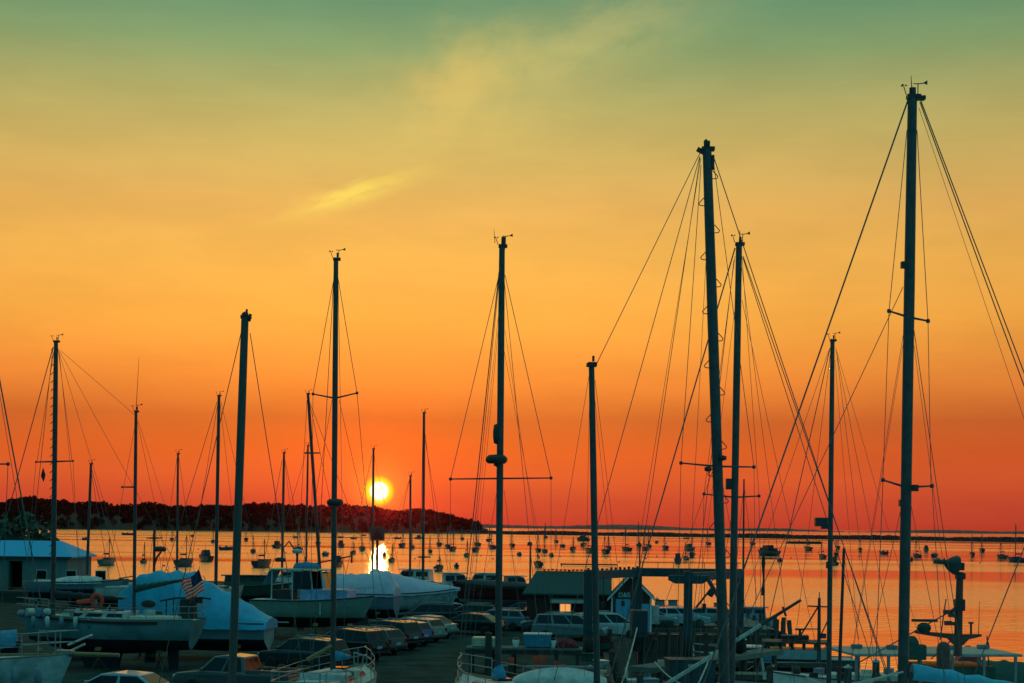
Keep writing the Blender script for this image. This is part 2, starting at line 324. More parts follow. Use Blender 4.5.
# ------------------------------------------------------------------ boats
def hull(L, B, Fb, D, kind='sail', rake=None, stern=None, n=20):
    """bow towards +x, waterline at z=0; returns mesh builder (0 topsides, 1 bottom, 2 boot stripe), sheer point and half-beam functions"""
    sail = kind == 'sail'; rake = (L * .10 if sail else L * .13) if rake is None else rake; stern = (.62 if sail else .9) if stern is None else stern
    def hb(t):
        if t < .45: k = t / .45; return B / 2 * (stern + (1 - stern) * (1 - (1 - k) ** 2))
        return B / 2 * max(0, 1 - ((t - .45) / .55) ** (2.1 if sail else 2.6))
    def zs(t): return Fb * (1 + (.42 if sail else .6) * max(0, t - .35) ** 1.7 * (1 if not sail else 1.2) + (.12 if sail else 0) * max(0, .3 - t))
    def kd(t): return max(.03, D * (1 - t ** 3.2) * (1 - (.55 if sail else .1) * max(0, .5 - t) / .5))
    def sx(t, z): return L * (t - .5) + rake * ((z + D) / (zs(1) + D) - 1) * t ** 5 - (rake * .35 * (z / Fb) * (1 - t) ** 5 if sail else 0)
    def sec(t, s):
        if sail: return hb(t) * max(0, 1 - s ** 2.3) ** .62
        sc = .62; return hb(t) * (1 - .16 * (s / sc) * (1 + .8 * t) if s < sc else (1 - .16 * (1 + .8 * t)) * (1 - (s - sc) / (1 - sc)))
    mb = MB(); rows = []; ts = [1 - (1 - i / n) ** 1.25 for i in range(n + 1)]
    for t in ts:
        Z, K = zs(t), kd(t); zl = [Z, Z * .97, Z * .7, Z * .42, .17, .05, -K * .35, -K * .7, -K]
        st = [((sx(t, z), sec(t, (Z - z) / (Z + K)), z)) for z in zl]
        rows.append([(x, -y, z) for x, y, z in st] + [(x, y, z) for x, y, z in reversed(st[:-1])])
    m = len(rows[0]); zone = [0, 0, 0, 0, 2, 1, 1, 1]; zone = zone + zone[::-1]
    mb.grid(rows, mfun=lambda j, k: zone[k])
    mb.add(rows[0], [tuple(range(m))], 0)
    return mb, (lambda t, z=None: Vector((sx(t, zs(t)), hb(t), zs(t)))), hb, zs
def deckmesh(sp, n=16, drop=.05, camber=.06):
    mb = MB(); rows = []
    for i in range(n + 1):
        p = sp(i / n); rows.append([(p.x, y * max(.0, p.y - .02), p.z - drop + camber * (1 - y * y)) for y in (-1, -.5, 0, .5, 1)])
    return mb.grid(rows)
def rail(sp, t0, t1, h, off=-.03, n=8, side=1, z0=0): return [Vector((sp(t0 + (t1 - t0) * i / n).x, side * (sp(t0 + (t1 - t0) * i / n).y + off), sp(t0 + (t1 - t0) * i / n).z + h + z0)) for i in range(n + 1)]
def cabin_mesh(x0, x1, w, z0, h, k=.82, fr=.6, br=.15, mi=0):
    """trunk with raked front (+x) and back and sides leaning in"""
    mb = MB(); P = [(x0, -w, z0), (x1, -w * .8, z0), (x1, w * .8, z0), (x0, w, z0), (x0 + br, -w * k, z0 + h), (x1 - fr, -w * .75 * k, z0 + h * .92), (x1 - fr, w * .75 * k, z0 + h * .92), (x0 + br, w * k, z0 + h)]
    return mb.add(P, [(3, 2, 1, 0), (4, 5, 6, 7), (0, 1, 5, 4), (1, 2, 6, 5), (2, 3, 7, 6), (3, 0, 4, 7)], mi)
def side_ports(root, x0, x1, w, z0, h, n, k=.82, fr=.6, br=.15, gap=.25, name='window', m='glass', zb=.35, zt=.75):
    for sgn in (-1, 1):
        for i in range(n):
            a, b = (i + gap / 2) / n, (i + 1 - gap / 2) / n; P = []
            for t, v in ((a, zb), (b, zb), (b, zt), (a, zt)):
                xa, xb = x0 + br * v, x1 - fr * v; x = xa + (xb - xa) * t; ww = w * (1 - (1 - k) * v) * (1 - .22 * (x - x0) / (x1 - x0)) + .006
                P.append((x, sgn * ww, z0 + h * v))
            q = MB(); o = [(p[0], p[1] - sgn * .03, p[2]) for p in P]; q.add(P + o, [(0, 1, 2, 3), (7, 6, 5, 4), (0, 4, 5, 1), (1, 5, 6, 2), (2, 6, 7, 3), (3, 7, 4, 0)]); part(q, name, m, root)
def sailboat(label, px, py_, zwl, head, L, B, Fb, topm='white', stripe='navy', keel=True, cabin=True, group=None, rails=True, name='sailboat', D=.75, cat='sailboat', stern=None):
    T = thing(name, label, cat, (px, py_, zwl), R(head), group)
    mb, sp, hb, zs = hull(L, B, Fb, D, stern=stern); h = part(mb, 'hull', [topm, 'bottom', stripe], T)
    part(deckmesh(sp), 'deck', 'deck', T)
    q = MB()
    for s in (-1, 1): q.path(rail(sp, 0, .995, .02, -.02, 16, s), .035, 5)
    part(q, 'toe_rail', 'teak', T)
    if keel:
        q = MB(); q.prism([(-L * .10, -D * .8), (L * .14, -D * .9), (L * .08, -D - 1.15), (-L * .07, -D - 1.15)], .13); part(q, 'keel', 'bottom', T, bevel=.05)
        q = MB(); q.prism([(-L * .42, -.2), (-L * .36, -.25), (-L * .37, -D - .8), (-L * .42, -D - .8)], .05); part(q, 'rudder', 'bottom', T)
    if cabin:
        z0 = zs(.5) - .06; x0, x1 = -L * .16, L * .24; w = B * .34
        part(cabin_mesh(x0, x1, w, z0, .42, .86, .7, .05), 'coachroof', 'pale', T, bevel=.05); side_ports(T, x0, x1, w, z0, .42, 3, .86, .7, .05)
        q = MB(); q.box((-L * .30, 0, zs(.2) + .05), (L * .26, B * .5, .22)); part(q, 'cockpit_coaming', 'deck', T, bevel=.06)
        q = MB(); q.box((L * .10, 0, z0 + .44), (.6, .5, .07)); part(q, 'hatch', 'glass', T, bevel=.02)
    if rails:
        for s in (-1, 1):
            q = MB()
            for hh in (.32, .62): q.path(rail(sp, .06, .86, hh, -.08, 10, s), .012, 4)
            for i in range(6):
                p = sp(.06 + .8 * i / 5); q.tube((p.x, s * (p.y - .08), p.z - .03), (p.x, s * (p.y - .08), p.z + .65), .015, n=5)
            part(q, 'lifeline', 'steel', T)
        q = MB(); tip = sp(1); tip.y = 0
        for hh in (.36, .68): q.path(rail(sp, .86, .99, hh, -.08, 5, -1) + [Vector((tip.x + .12, 0, tip.z + hh))] + rail(sp, .86, .99, hh, -.08, 5, 1)[::-1], .02, 5)
        for t in (.86, .95):
            for s in (-1, 1): p = sp(t); q.tube((p.x, s * (p.y - .08), p.z - .03), (p.x, s * (p.y - .08), p.z + .68), .02, n=5)
        part(q, 'pulpit', 'steel', T)
        q = MB()
        for hh in (.36, .68): q.path(rail(sp, .10, .0, hh, -.08, 3, -1) + rail(sp, .0, .10, hh, -.08, 3, 1), .02, 5)
        for s in (-1, 1): p = sp(.02); q.tube((p.x, s * (p.y - .08), p.z - .03), (p.x, s * (p.y - .08), p.z + .68), .02, n=5)
        part(q, 'pushpit', 'steel', T)
    T['deck_z'] = zwl + zs(.6); del T['deck_z']
    return T, sp, zs
def mast(T, top, base, d, wpx, zfoot, spr=(), head='vane', steps=False, m='alu', name='mast', ant=None, taper=.85, cap=0., dtop=None):
    a, b = W(*top, dtop or d), W(*base, d); foot = along(a, b, zfoot); r = wpx * d / F / 2; k = d / F
    q = MB(); mid = a.lerp(foot, .25); q.tube(foot, mid, r, r, 12); q.tube(mid, a, r, r * taper, 12)
    o = part(q, name, m, T, world=True)
    ax = (a - foot).normalized()
    q = MB(); q.box(a + Vector((.03, 0, .03)), (r * 2 + .06, r * 1.6, .10)); q.tube(a + Vector((.05, 0, .1)), a + Vector((.05, 0, .26)), .035, n=6)
    if cap: q.box(a, (cap * k, r * 2.4, .10))
    part(q, 'masthead', 'darkspar', o, world=True)
    if head == 'vane':
        q = MB(); p = a + Vector((r, 0, .1)); g = .55; V = lambda *v: p + Vector(v) * g
        q.path([p, V(0, 0, .45), V(.32, 0, .5)], .013, 5); q.tube(V(-.2, 0, .46), V(.1, 0, .46), .012, n=5)
        q.add([V(.22, -.02, .5), V(.42, -.02, .42), V(.42, -.02, .62), V(.22, .02, .5), V(.42, .02, .42), V(.42, .02, .62)], [(0, 1, 2), (5, 4, 3), (0, 3, 4, 1), (1, 4, 5, 2), (2, 5, 3, 0)])
        p2 = a + Vector((-r - .02, 0, .08)); q.tube(p2, p2 + Vector((-.07, 0, .22)), .012, n=5)
        for j in range(3): q.lathe([(.0, -.025), (.035, 0), (.0, .025)], p2 + Vector((-.07 + .06 * math.cos(j * 2.1), .06 * math.sin(j * 2.1), .23)), n=6)
        part(q, 'wind_vane', 'darkspar', o, world=True)
    if ant:
        q = MB(); q.tube(a, W(ant[0], ant[1], d), .018, .008, 5); part(q, 'antenna', 'darkspar', o, world=True)
    for s in spr:                                             # (x0, y0, x1, y1) tips; hung on the mast where the line crosses it
        p0, p1 = W(s[0], s[1], d), W(s[2], s[3], d); c = foot + ax * ((p0.z + p1.z) / 2 - foot.z) / ax.z
        if len(s) > 4: c.z = W(s[0], s[4], d).z
        for p in (p0, p1):
            if (p - c).length < r * 1.5: continue
            q = MB(); q.tube(c + (p - c).normalized() * r * .8, p, max(.03, .9 * k), max(.022, .65 * k), 6); q.lathe([(0, -.06), (.05, -.04), (.05, .04), (0, .06)], p, n=6); part(q, 'spreader', m, o, world=True)
    if steps:
        n = 24
        for i in range(2, n):
            q = MB(); c = foot.lerp(a, i / n); s = 1 if i % 2 else -1; e = c + Vector((s * (r + .13), 0, .02)); q.path([c + Vector((s * r * .9, 0, .18)), e + Vector((0, 0, .0)), e - Vector((s * .03, 0, .06)), c + Vector((s * r * .9, 0, -.05))], .014, 5); part(q, 'mast_step', 'alu', o, world=True)
    return o
def stays(T, d, zd, lines, m='wire', name='stay'):
    """(x0, y0, x1, y1, px wide, carried on down to the deck?, depth shift at the lower end)"""
    for l in lines:
        x0, y0, x1, y1, wd = l[:5]; ext = l[5] if len(l) > 5 else 1; dd = l[6] if len(l) > 6 else 0
        a, b = W(x0, y0, d), W(x1, y1, d)
        if ext: b = along(a, b, zd)
        b = b + Vector((0, dd, 0))
        q = MB(); q.tube(a, b, wd * d / F / 2, n=5); part(q, name, m, T, world=True)
def boom(T, p0, p1, r, cover=None, m='alu', name='boom'):
    q = MB(); q.tube(p0, p1, r, r * .9, 10); o = part(q, name, m, T, world=True)
    if cover:
        a, b = Vector(p0), Vector(p1); q = MB(); rows = []; rd = random.Random(3)
        for i in range(15):
            t = i / 14; c = a.lerp(b, .02 + .93 * t); hgt = (.26 * (1 - t) + .14) * (1 + .1 * math.sin(t * 40)); wd = .15 * (1 - .4 * t) + .05
            rows.append([c + Vector((0, wd * math.cos(j * math.pi / 4) , 0)) * 1 + Vector((0, 0, hgt * .5 * (1 + math.sin(j * math.pi / 4)) - .1 + rd.uniform(-.012, .012))) for j in range(9)])
        q.grid(rows); q.add(rows[0][:-1], [tuple(range(8))]); q.add(rows[-1][:-1], [tuple(range(8))]); part(q, 'sail_cover', cover, o, world=True)
    return o
def radome(T, c, r, m='pale', name='radar_dome'):
    q = MB(); q.lathe([(0, -r * .42), (r * .8, -r * .40), (r, -r * .15), (r * .97, r * .12), (r * .7, r * .36), (0, r * .42)], c, n=18); return part(q, name, m, T, world=True)
def wrap_mesh(sp, prof, n=26, m=12, seed=1, over=.05, skirt=.18, xs=(0, 1)):
    """shrink-wrap tent: prof(t) is the ridge height over the sheer"""
    mb = MB(); rows = []; rd = random.Random(seed)
    for i in range(n + 1):
        t = xs[0] + (xs[1] - xs[0]) * i / n; p = sp(min(1, max(0, t))); w = max(.04, p.y + over); hgt = prof(t); row = []
        for k in range(m + 1):
            s = -1 + 2 * k / m; rib = 1 - .07 * abs(math.sin(t * 8 * math.pi)) + .02 * math.sin(s * 9 + t * 14); z = p.z + hgt * (1 - abs(s) ** 1.9) ** .9 * rib + rd.uniform(-.025, .025) - (skirt if abs(s) > .99 else 0)
            y = s * w * (1 - .0 * abs(s)); row.append((p.x + (over if t > .99 else -over if t < .01 else 0), y, z))
        rows.append(row)
    mb.grid(rows); mb.add(rows[0], [tuple(range(m + 1))]); mb.add(rows[-1], [tuple(range(m + 1))]); return mb
def stand(x, y, h, label, face=0):
    T = thing('boat_stand', label, 'boat stand', (x, y, 0), face, 'jack stands propping up the stored boats')
    q = MB(); q.tube((0, 0, .15), (0, 0, h), .035, n=6); part(q, 'post', 'rust', T)
    for k in range(3):
        a = k * 2.09; q = MB(); q.tube((0, 0, h * .62), (.45 * math.cos(a), .45 * math.sin(a), .02), .028, n=6); part(q, 'leg', 'rust', T)
    q = MB(); q.box((0, 0, h + .03), (.32, .32, .06), Matrix.Rotation(.5, 3, 'X')); part(q, 'pad', 'wood', T)
def powerboat(label, x, y, zwl, head, L, B, Fb, topm='white', stripe='navy', name='motorboat', house=True, group=None, D=.6, cat='motorboat', housem='white', hx=(-.12, .2), hh=1.5):
    T = thing(name, label, cat, (x, y, zwl), R(head), group); mb, sp, hb, zs = hull(L, B, Fb, D, 'power'); part(mb, 'hull', [topm, 'bottom', stripe], T); part(deckmesh(sp), 'deck', 'deck', T)
    q = MB()
    for s in (-1, 1): q.path(rail(sp, 0, .995, -.03, .0, 16, s), .045, 5)
    part(q, 'rub_rail', 'darkspar', T)
    if house:
        x0, x1 = L * hx[0], L * hx[1]; z0 = zs(.5) - .08; w = B * .36
        part(cabin_mesh(x0, x1, w, z0, hh, .88, .45, .1), 'cabin', housem, T, bevel=.04); side_ports(T, x0, x1, w, z0, hh, 2, .88, .45, .1, .2, zb=.5, zt=.85)
        q = MB(); ww = w * .66; q.add([(x1 - .45 * .5 + .012, -ww, z0 + hh * .5), (x1 - .45 * .5 + .012, ww, z0 + hh * .5), (x1 - .45 * .84 + .012, ww * .95, z0 + hh * .82), (x1 - .45 * .84 + .012, -ww * .95, z0 + hh * .82)] , [(0, 1, 2, 3)])
        q.add([(x1 - .27, -ww, z0 + hh * .5), (x1 - .27, ww, z0 + hh * .5), (x1 - .42, ww * .95, z0 + hh * .82), (x1 - .42, -ww * .95, z0 + hh * .82)], [(3, 2, 1, 0)]); part(q, 'windscreen', 'glass', T)
        q = MB(); q.box(((x0 + x1 - .4) / 2, 0, z0 + hh + .0), (x1 - x0 + .1, w * 2 * .95, .07)); part(q, 'roof', housem, T, bevel=.03)
    return T, sp, zs

# ------------------------------------------------------------------ cars
PN = [0]
def car(kind, label, x, y, head, col, group='cars parked in the boatyard', z=0., rough=.22, name=None):
    PN[0] += 1; pm = paint('car_paint_%d' % PN[0], col, rough)
    Ps = dict(
        sedan=dict(L=4.6, body=[(-2.22, .30), (-2.30, .60), (-2.22, .92), (-1.55, 1.0), (1.0, .98), (2.05, .78), (2.28, .55), (2.22, .28)], cab=[(-1.85, .98), (-1.15, 1.40), (-.1, 1.46), (.45, 1.40), (1.25, .97)], wx=(-1.4, 1.4), r=.32),
        hatch=dict(L=4.0, body=[(-1.95, .30), (-2.0, .60), (-1.92, 1.0), (.95, 1.0), (1.85, .80), (2.0, .55), (1.95, .28)], cab=[(-1.92, .99), (-1.62, 1.42), (-.3, 1.52), (.3, 1.46), (1.15, .99)], wx=(-1.25, 1.25), r=.31),
        wagon=dict(L=4.6, body=[(-2.22, .30), (-2.28, .60), (-2.22, 1.0), (.95, 1.0), (2.05, .80), (2.28, .55), (2.22, .28)], cab=[(-2.22, .99), (-1.85, 1.44), (-.1, 1.52), (.4, 1.46), (1.25, .99)], wx=(-1.4, 1.4), r=.32),
        suv=dict(L=4.7, body=[(-2.22, .42), (-2.32, .70), (-2.25, 1.1), (1.0, 1.12), (2.15, .98), (2.32, .70), (2.25, .40)], cab=[(-2.25, 1.09), (-1.95, 1.66), (-.2, 1.74), (.45, 1.67), (1.2, 1.1)], wx=(-1.42, 1.42), r=.37),
        van=dict(L=4.9, body=[(-2.35, .34), (-2.42, .65), (-2.35, 1.05), (1.35, 1.08), (2.2, .88), (2.42, .6), (2.35, .32)], cab=[(-2.34, 1.04), (-2.1, 1.66), (-.2, 1.75), (.7, 1.67), (1.75, 1.02)], wx=(-1.45, 1.5), r=.33),
        pickup=dict(L=5.4, body=[(-2.68, .45), (-2.72, .75), (-2.68, 1.10), (1.35, 1.14), (2.5, 1.02), (2.70, .72), (2.62, .42)], cab=[(-.75, 1.10), (-.62, 1.76), (.2, 1.82), (.8, 1.74), (1.45, 1.12)], wx=(-1.65, 1.7), r=.39))[kind]
    T = thing(name or ('pickup_truck' if kind == 'pickup' else 'parked_car'), label, {'pickup': 'pickup truck', 'van': 'minivan'}.get(kind, 'car'), (x, y, z), R(head), group)
    b = Ps['body']; zt = max(p[1] for p in b); q = MB()
    q.prism([(p[0], p[1], .80 if p[1] < .5 else .885 if p[1] < .9 else .84) for p in b], .88); part(q, 'body', pm, T, bevel=.07, seg=3)
    c = Ps['cab']; zb = c[0][1]; ztop = max(p[1] for p in c)
    hw = lambda zz: .82 - .17 * (zz - zb) / (ztop - zb)
    q = MB(); q.prism([(p[0], p[1], hw(p[1])) for p in c], .8); part(q, 'roof', pm, T, bevel=.05, seg=3)
    # side glass: the outline pulled in, cut by a pillar
    zlo, zhi = zb + .06, ztop - .12
    def edge(zz, front):
        pts = c[2:][::-1] if front else c[:3]
        pts = sorted(pts, key=lambda p: p[1])
        for (xa, za), (xb, zb_) in zip(pts, pts[1:]):
            if za <= zz <= zb_: return xa + (xb - xa) * (zz - za) / max(1e-6, zb_ - za)
        return pts[-1][0]
    def glass(x0f, x1f):
        for s in (-1, 1):
            P = []
            for zz, fr in ((zlo, 0), (zlo, 1), (zhi, 1), (zhi, 0)):
                r0, r1 = edge(zz, 0) + .16, edge(zz, 1) - .14; f_ = x1f if fr else x0f; P.append((r0 + (r1 - r0) * f_, s * (hw(zz) + .008), zz))
            o = [(p[0], p[1] - s * .05, p[2]) for p in P]; g = MB(); g.add(P + o, [(0, 1, 2, 3), (7, 6, 5, 4), (0, 4, 5, 1), (1, 5, 6, 2), (2, 6, 7, 3), (3, 7, 4, 0)]); part(g, 'window', 'glass', T)
    for a, e in (((0, .30), (.34, .64), (.68, 1)) if kind in ('suv', 'van', 'wagon') else ((0, .46), (.52, 1))): glass(a, e)
    for nm, seg in (('windscreen', (c[-1], c[-2])), ('rear_window', (c[0], c[1]))):
        (xa, za), (xb, zb2) = seg; sg = 1 if nm == 'windscreen' else -1; P = []
        for f_, s in ((.12, -1), (.12, 1), (.90, 1), (.90, -1)): zz = za + (zb2 - za) * f_; P.append((xa + (xb - xa) * f_ + sg * .008, s * (hw(zz) - .09), zz + .01))
        o = [(p[0] - sg * .05, p[1], p[2] - .02) for p in P]; g = MB(); g.add(P + o, [(0, 1, 2, 3), (7, 6, 5, 4), (0, 4, 5, 1), (1, 5, 6, 2), (2, 6, 7, 3), (3, 7, 4, 0)]); part(g, nm, 'glass', T)
    r = Ps['r']
    for wx in Ps['wx']:
        for s in (-1, 1):
            g = MB(); g.lathe([(r * .6, -.10), (r * .94, -.10), (r, -.06), (r, .08), (r * .94, .11), (r * .6, .11)], (wx, s * .80, r), (0, s, 0), 18); wl = part(g, 'wheel', 'rubber', T)
            g = MB(); g.lathe([(0, .09), (r * .18, .10), (r * .55, .075), (r * .62, .10)], (wx, s * .80, r), (0, s, 0), 16); part(g, 'rim', 'rim', wl)
    xf, xr = b[-2][0], b[1][0]; zl = zt - .28
    for s in (-1, 1):
        g = MB(); g.box((xf - .12, s * .66, zl), (.18, .34, .15)); part(g, 'headlight', 'lens', T, bevel=.04)
        g = MB(); g.box((xr + .08, s * .73, zt - .22), (.14, .20, .26)); part(g, 'tail_light', 'tail', T, bevel=.03)
        g = MB(); g.box((edge(zlo, 1) - .18, s * .93, zb + .1), (.10, .18, .13)); part(g, 'wing_mirror', pm, T, bevel=.03)
    g = MB(); g.box((xr - .005, 0, zt - .34), (.03, .42, .14)); part(g, 'licence_plate', 'plate', T)
    g = MB(); g.box((xr + .03, 0, .50), (.14, 1.66, .16)); part(g, 'rear_bumper', 'black' if kind in ('suv', 'hatch') else pm, T, bevel=.04)
    g = MB(); g.box((xf - .03, 0, .50), (.14, 1.64, .18)); part(g, 'front_bumper', 'black' if kind in ('suv', 'hatch') else pm, T, bevel=.04)
    if kind in ('suv', 'wagon', 'van'):
        for s in (-1, 1): g = MB(); g.path([(-1.6, s * .55, ztop - .05), (-1.5, s * .55, ztop + .05), (.1, s * .55, ztop + .07), (.25, s * .55, ztop - .02)], .022, 5); part(g, 'roof_rail', 'steel', T)
    if kind == 'pickup':
        g = MB(); g.box((-1.72, 0, 1.115), (1.75, 1.46, .02)); part(g, 'bed', 'black', T)
        for s in (-1, 1): g = MB(); g.box((-1.72, s * .80, 1.19), (1.9, .09, .13)); part(g, 'bed_rail', pm, T, bevel=.02)
        g = MB(); g.box((-2.66, 0, 1.16), (.08, 1.6, .18)); part(g, 'tailgate', pm, T, bevel=.02)
    return T
# ------------------------------------------------------------------ buildings
def box_part(T, name, m, c, d, bevel=0., rot=None): q = MB(); q.box(c, d, rot); return part(q, name, m, T, bevel=bevel)
def blue_shed():
    x0, x1, y0 = -64.0, -45.2, 163.0; dp = 9.0; ze, zr = 3.75, 5.3
    T = thing('boat_shed', 'long pale shed with bright blue hipped metal roof beside the water', 'shed', ((x0 + x1) / 2, y0 + dp / 2, 0)); hl = (x1 - x0) / 2; hd = dp / 2
    q = MB()                                                   # walls with a real door opening in the front
    dx0, dx1 = -hl + 11.3, -hl + 12.8
    dx0, dx1 = (10 - 512) / F * y0 - (x0 + x1) / 2, (23 - 512) / F * y0 - (x0 + x1) / 2
    q.box(((-hl + dx0) / 2, -hd, ze / 2), (dx0 + hl, .2, ze)); q.box(((hl + dx1) / 2, -hd, ze / 2), (hl - dx1, .2, ze)); q.box(((dx0 + dx1) / 2, -hd, ze - .25), (dx1 - dx0, .2, .5))
    q.box((-hl + .1, 0, ze / 2), (.2, dp - .21, ze)); q.box((hl - .1, 0, ze / 2), (.2, dp - .21, ze)); q.box((0, hd, ze / 2), (hl * 2, .2, ze)); part(q, 'wall', 'plaster', T)
    q = MB(); o = .5; E = [(-hl - o, -hd - o, ze), (hl + o, -hd - o, ze), (hl + o, hd + o, ze), (-hl - o, hd + o, ze)]; rg = [(-hl + 3.0, 0, zr), (hl - 1.9, 0, zr)]
    q.add(E + rg + [(p[0], p[1], p[2] - .14) for p in E], [(0, 1, 5, 4), (1, 2, 5), (2, 3, 4, 5), (3, 0, 4), (0, 6, 7, 1), (1, 7, 8, 2), (2, 8, 9, 3), (3, 9, 6, 0), (9, 8, 7, 6)]); part(q, 'roof', 'roofblue', T)
    q = MB(); q.box((0, -hd - o - .03, ze - .10), (hl * 2 + 1, .06, .2)); part(q, 'gutter', 'darkspar', T)
    for k in range(3):
        xx = dx1 + 2.0 + k * 3.0
        f = box_part(T, 'window', 'trim', (xx, -hd - .12, 1.9), (1.1, .05, 1.0)); box_part(f, 'pane', 'glass', (xx, -hd - .16, 1.9), (.94, .04, .84))
    q = MB(); q.box((dx0 + .25, -hd - .5, 1.5), (.08, .9, 3.0)); part(q, 'door', 'green', T)
blue_shed()
def red_shed():
    # corner of the near gable sits by the wharf; ridge runs away to the left
    T = thing('dockside_shed', 'dark red shingled shed with green roof and pale blue doors on the wharf', 'shed', (5.6, 116.6, 0), R(-4))
    hl, hd, ze, zr = 4.3, 2.7, 2.75, 4.15                      # half length (x), half depth (y); gable end at +x turned towards the camera
    gx = hl
    # front gable building: long side faces the camera, gable wing on the right end faces the camera
    q = MB(); q.box((-1.3, 0, ze / 2), (2 * hl - 2.6, 2 * hd, ze)); part(q, 'wall', 'shingle', T)
    q = MB(); w0, w1 = 1.72, 4.55; yf = -hd - .7; cx = (w0 + w1) / 2; P = [(w0, yf, 0), (w1, yf, 0), (w1, yf, 2.55), (cx - .1, yf, 3.95), (w0, yf, 2.55)]
    q.add(P + [(p[0], hd, p[2]) for p in P], [(0, 1, 2, 3, 4), (9, 8, 7, 6, 5), (0, 5, 6, 1), (1, 6, 7, 2), (2, 7, 8, 3), (3, 8, 9, 4), (4, 9, 5, 0)]); part(q, 'gable_wall', 'shingle', T)
    q = MB(); t = .12; ov = .35                                # main roof: slope towards the camera and away
    A = [(-hl - .3, -hd - ov, ze - .12), (w0 - .02, -hd - ov, ze - .12), (w0 - .02, 0, zr), (-hl + .5, 0, zr), (-hl - .3, hd + ov, ze - .12), (w0 - .02, hd + ov, ze - .12)]
    q.add(A + [(p[0], p[1], p[2] - t) for p in A], [(0, 1, 2, 3), (3, 2, 5, 4), (0, 3, 4), (7, 6, 9, 8), (8, 9, 10, 11), (0, 6, 7, 1), (4, 5, 11, 10), (1, 7, 8, 2), (2, 8, 11, 5), (0, 4, 10, 6)]); part(q, 'roof', 'roofgreen', T)
    q = MB(); rx = cx - .1; y0, y1 = yf - .3, hd + .3; L_ = [(w0 - .28, 2.34), (rx, 4.08), (w1 + .28, 2.34)]
    for (xa, za), (xb, zb) in zip(L_, L_[1:]):
        q.add([(xa, y0, za), (xb, y0, zb), (xb, y1, zb), (xa, y1, za), (xa, y0, za - .12), (xb, y0, zb - .12), (xb, y1, zb - .12), (xa, y1, za - .12)], [(0, 1, 2, 3), (7, 6, 5, 4), (0, 4, 5, 1), (1, 5, 6, 2), (2, 6, 7, 3), (3, 7, 4, 0)])
    part(q, 'gable_roof', 'roofgreen', T)
    for (xa, za), (xb, zb) in zip(L_, L_[1:]):
        q = MB(); q.add([(xa, y0 - .04, za + .02), (xb, y0 - .04, zb + .02), (xb, y0 - .04, zb - .17), (xa, y0 - .04, za - .17), (xa, y0 - .005, za + .02), (xb, y0 - .005, zb + .02), (xb, y0 - .005, zb - .17), (xa, y0 - .005, za - .17)], [(3, 2, 1, 0), (4, 5, 6, 7), (0, 1, 5, 4), (1, 2, 6, 5), (2, 3, 7, 6), (3, 0, 4, 7)]); part(q, 'bargeboard', 'trim', T)
    for xx in (w0 + .05, w1 - .05): box_part(T, 'corner_board', 'trim', (xx, yf - .03, 1.26), (.14, .05, 2.5))
    d1 = box_part(T, 'door', 'bluedoor', (2.55, yf - .06, 1.18), (1.02, .07, 2.3)); box_part(d1, 'handle', 'steel', (2.95, yf - .13, 1.1), (.05, .08, .16))
    d2 = box_part(T, 'door', 'bluedoor', (4.02, yf - .06, 1.02), (.72, .07, 2.0)); box_part(d2, 'handle', 'steel', (3.76, yf - .13, 1.0), (.05, .08, .16))
    sg = box_part(T, 'sign', 'green', (2.62, yf - .07, 2.62), (1.0, .06, .46))
    cu = bpy.data.curves.new('lettering', 'FONT'); cu.body = 'D&S'; cu.size = .44; cu.align_x = 'CENTER'; cu.align_y = 'CENTER'; cu.extrude = .008; cu.materials.append(M['trim'])
    tmp = bpy.data.objects.new('lettering_curve', cu); lo = bpy.data.objects.new('lettering', bpy.data.meshes.new_from_object(tmp)); bpy.data.objects.remove(tmp); COL.objects.link(lo); lo.parent = sg; lo.location = (2.62, yf - .115, 2.62); lo.rotation_euler = (R(90), 0, 0)
    # window under a small lean-to awning; glowing pane imitates the sunset water seen through
    wx_ = -1.55; fr = box_part(T, 'window', 'trim', (wx_, -hd - .03, 1.62), (.86, .05, .66)); box_part(fr, 'pane', 'sunsetpane', (wx_, -hd - .065, 1.62), (.72, .03, .52))
    box_part(fr, 'sash', 'trim', (wx_, -hd - .085, 1.62), (.04, .03, .52))
    q = MB(); q.add([(-2.6, -hd - .02, 2.32), (-.2, -hd - .02, 2.32), (-.2, -hd - .8, 2.02), (-2.6, -hd - .8, 2.02), (-2.6, -hd - .02, 2.26), (-.2, -hd - .02, 2.26), (-.2, -hd - .8, 1.96), (-2.6, -hd - .8, 1.96)], [(0, 1, 2, 3), (7, 6, 5, 4), (0, 4, 5, 1), (1, 5, 6, 2), (2, 6, 7, 3), (3, 7, 4, 0)]); part(q, 'awning', 'plaster', T)
    box_part(T, 'meter_box', 'pale', (w1 + .30, -1.6, 1.15), (.55, .9, 1.3), bevel=.03)
    q = MB()
    for k in range(26): q.box((-3.2 + k * .3, .0, zr + .05 + random.uniform(0, .05)), (.2, .25, .1))
    part(q, 'ridge_cap', 'darkspar', T)
red_shed()
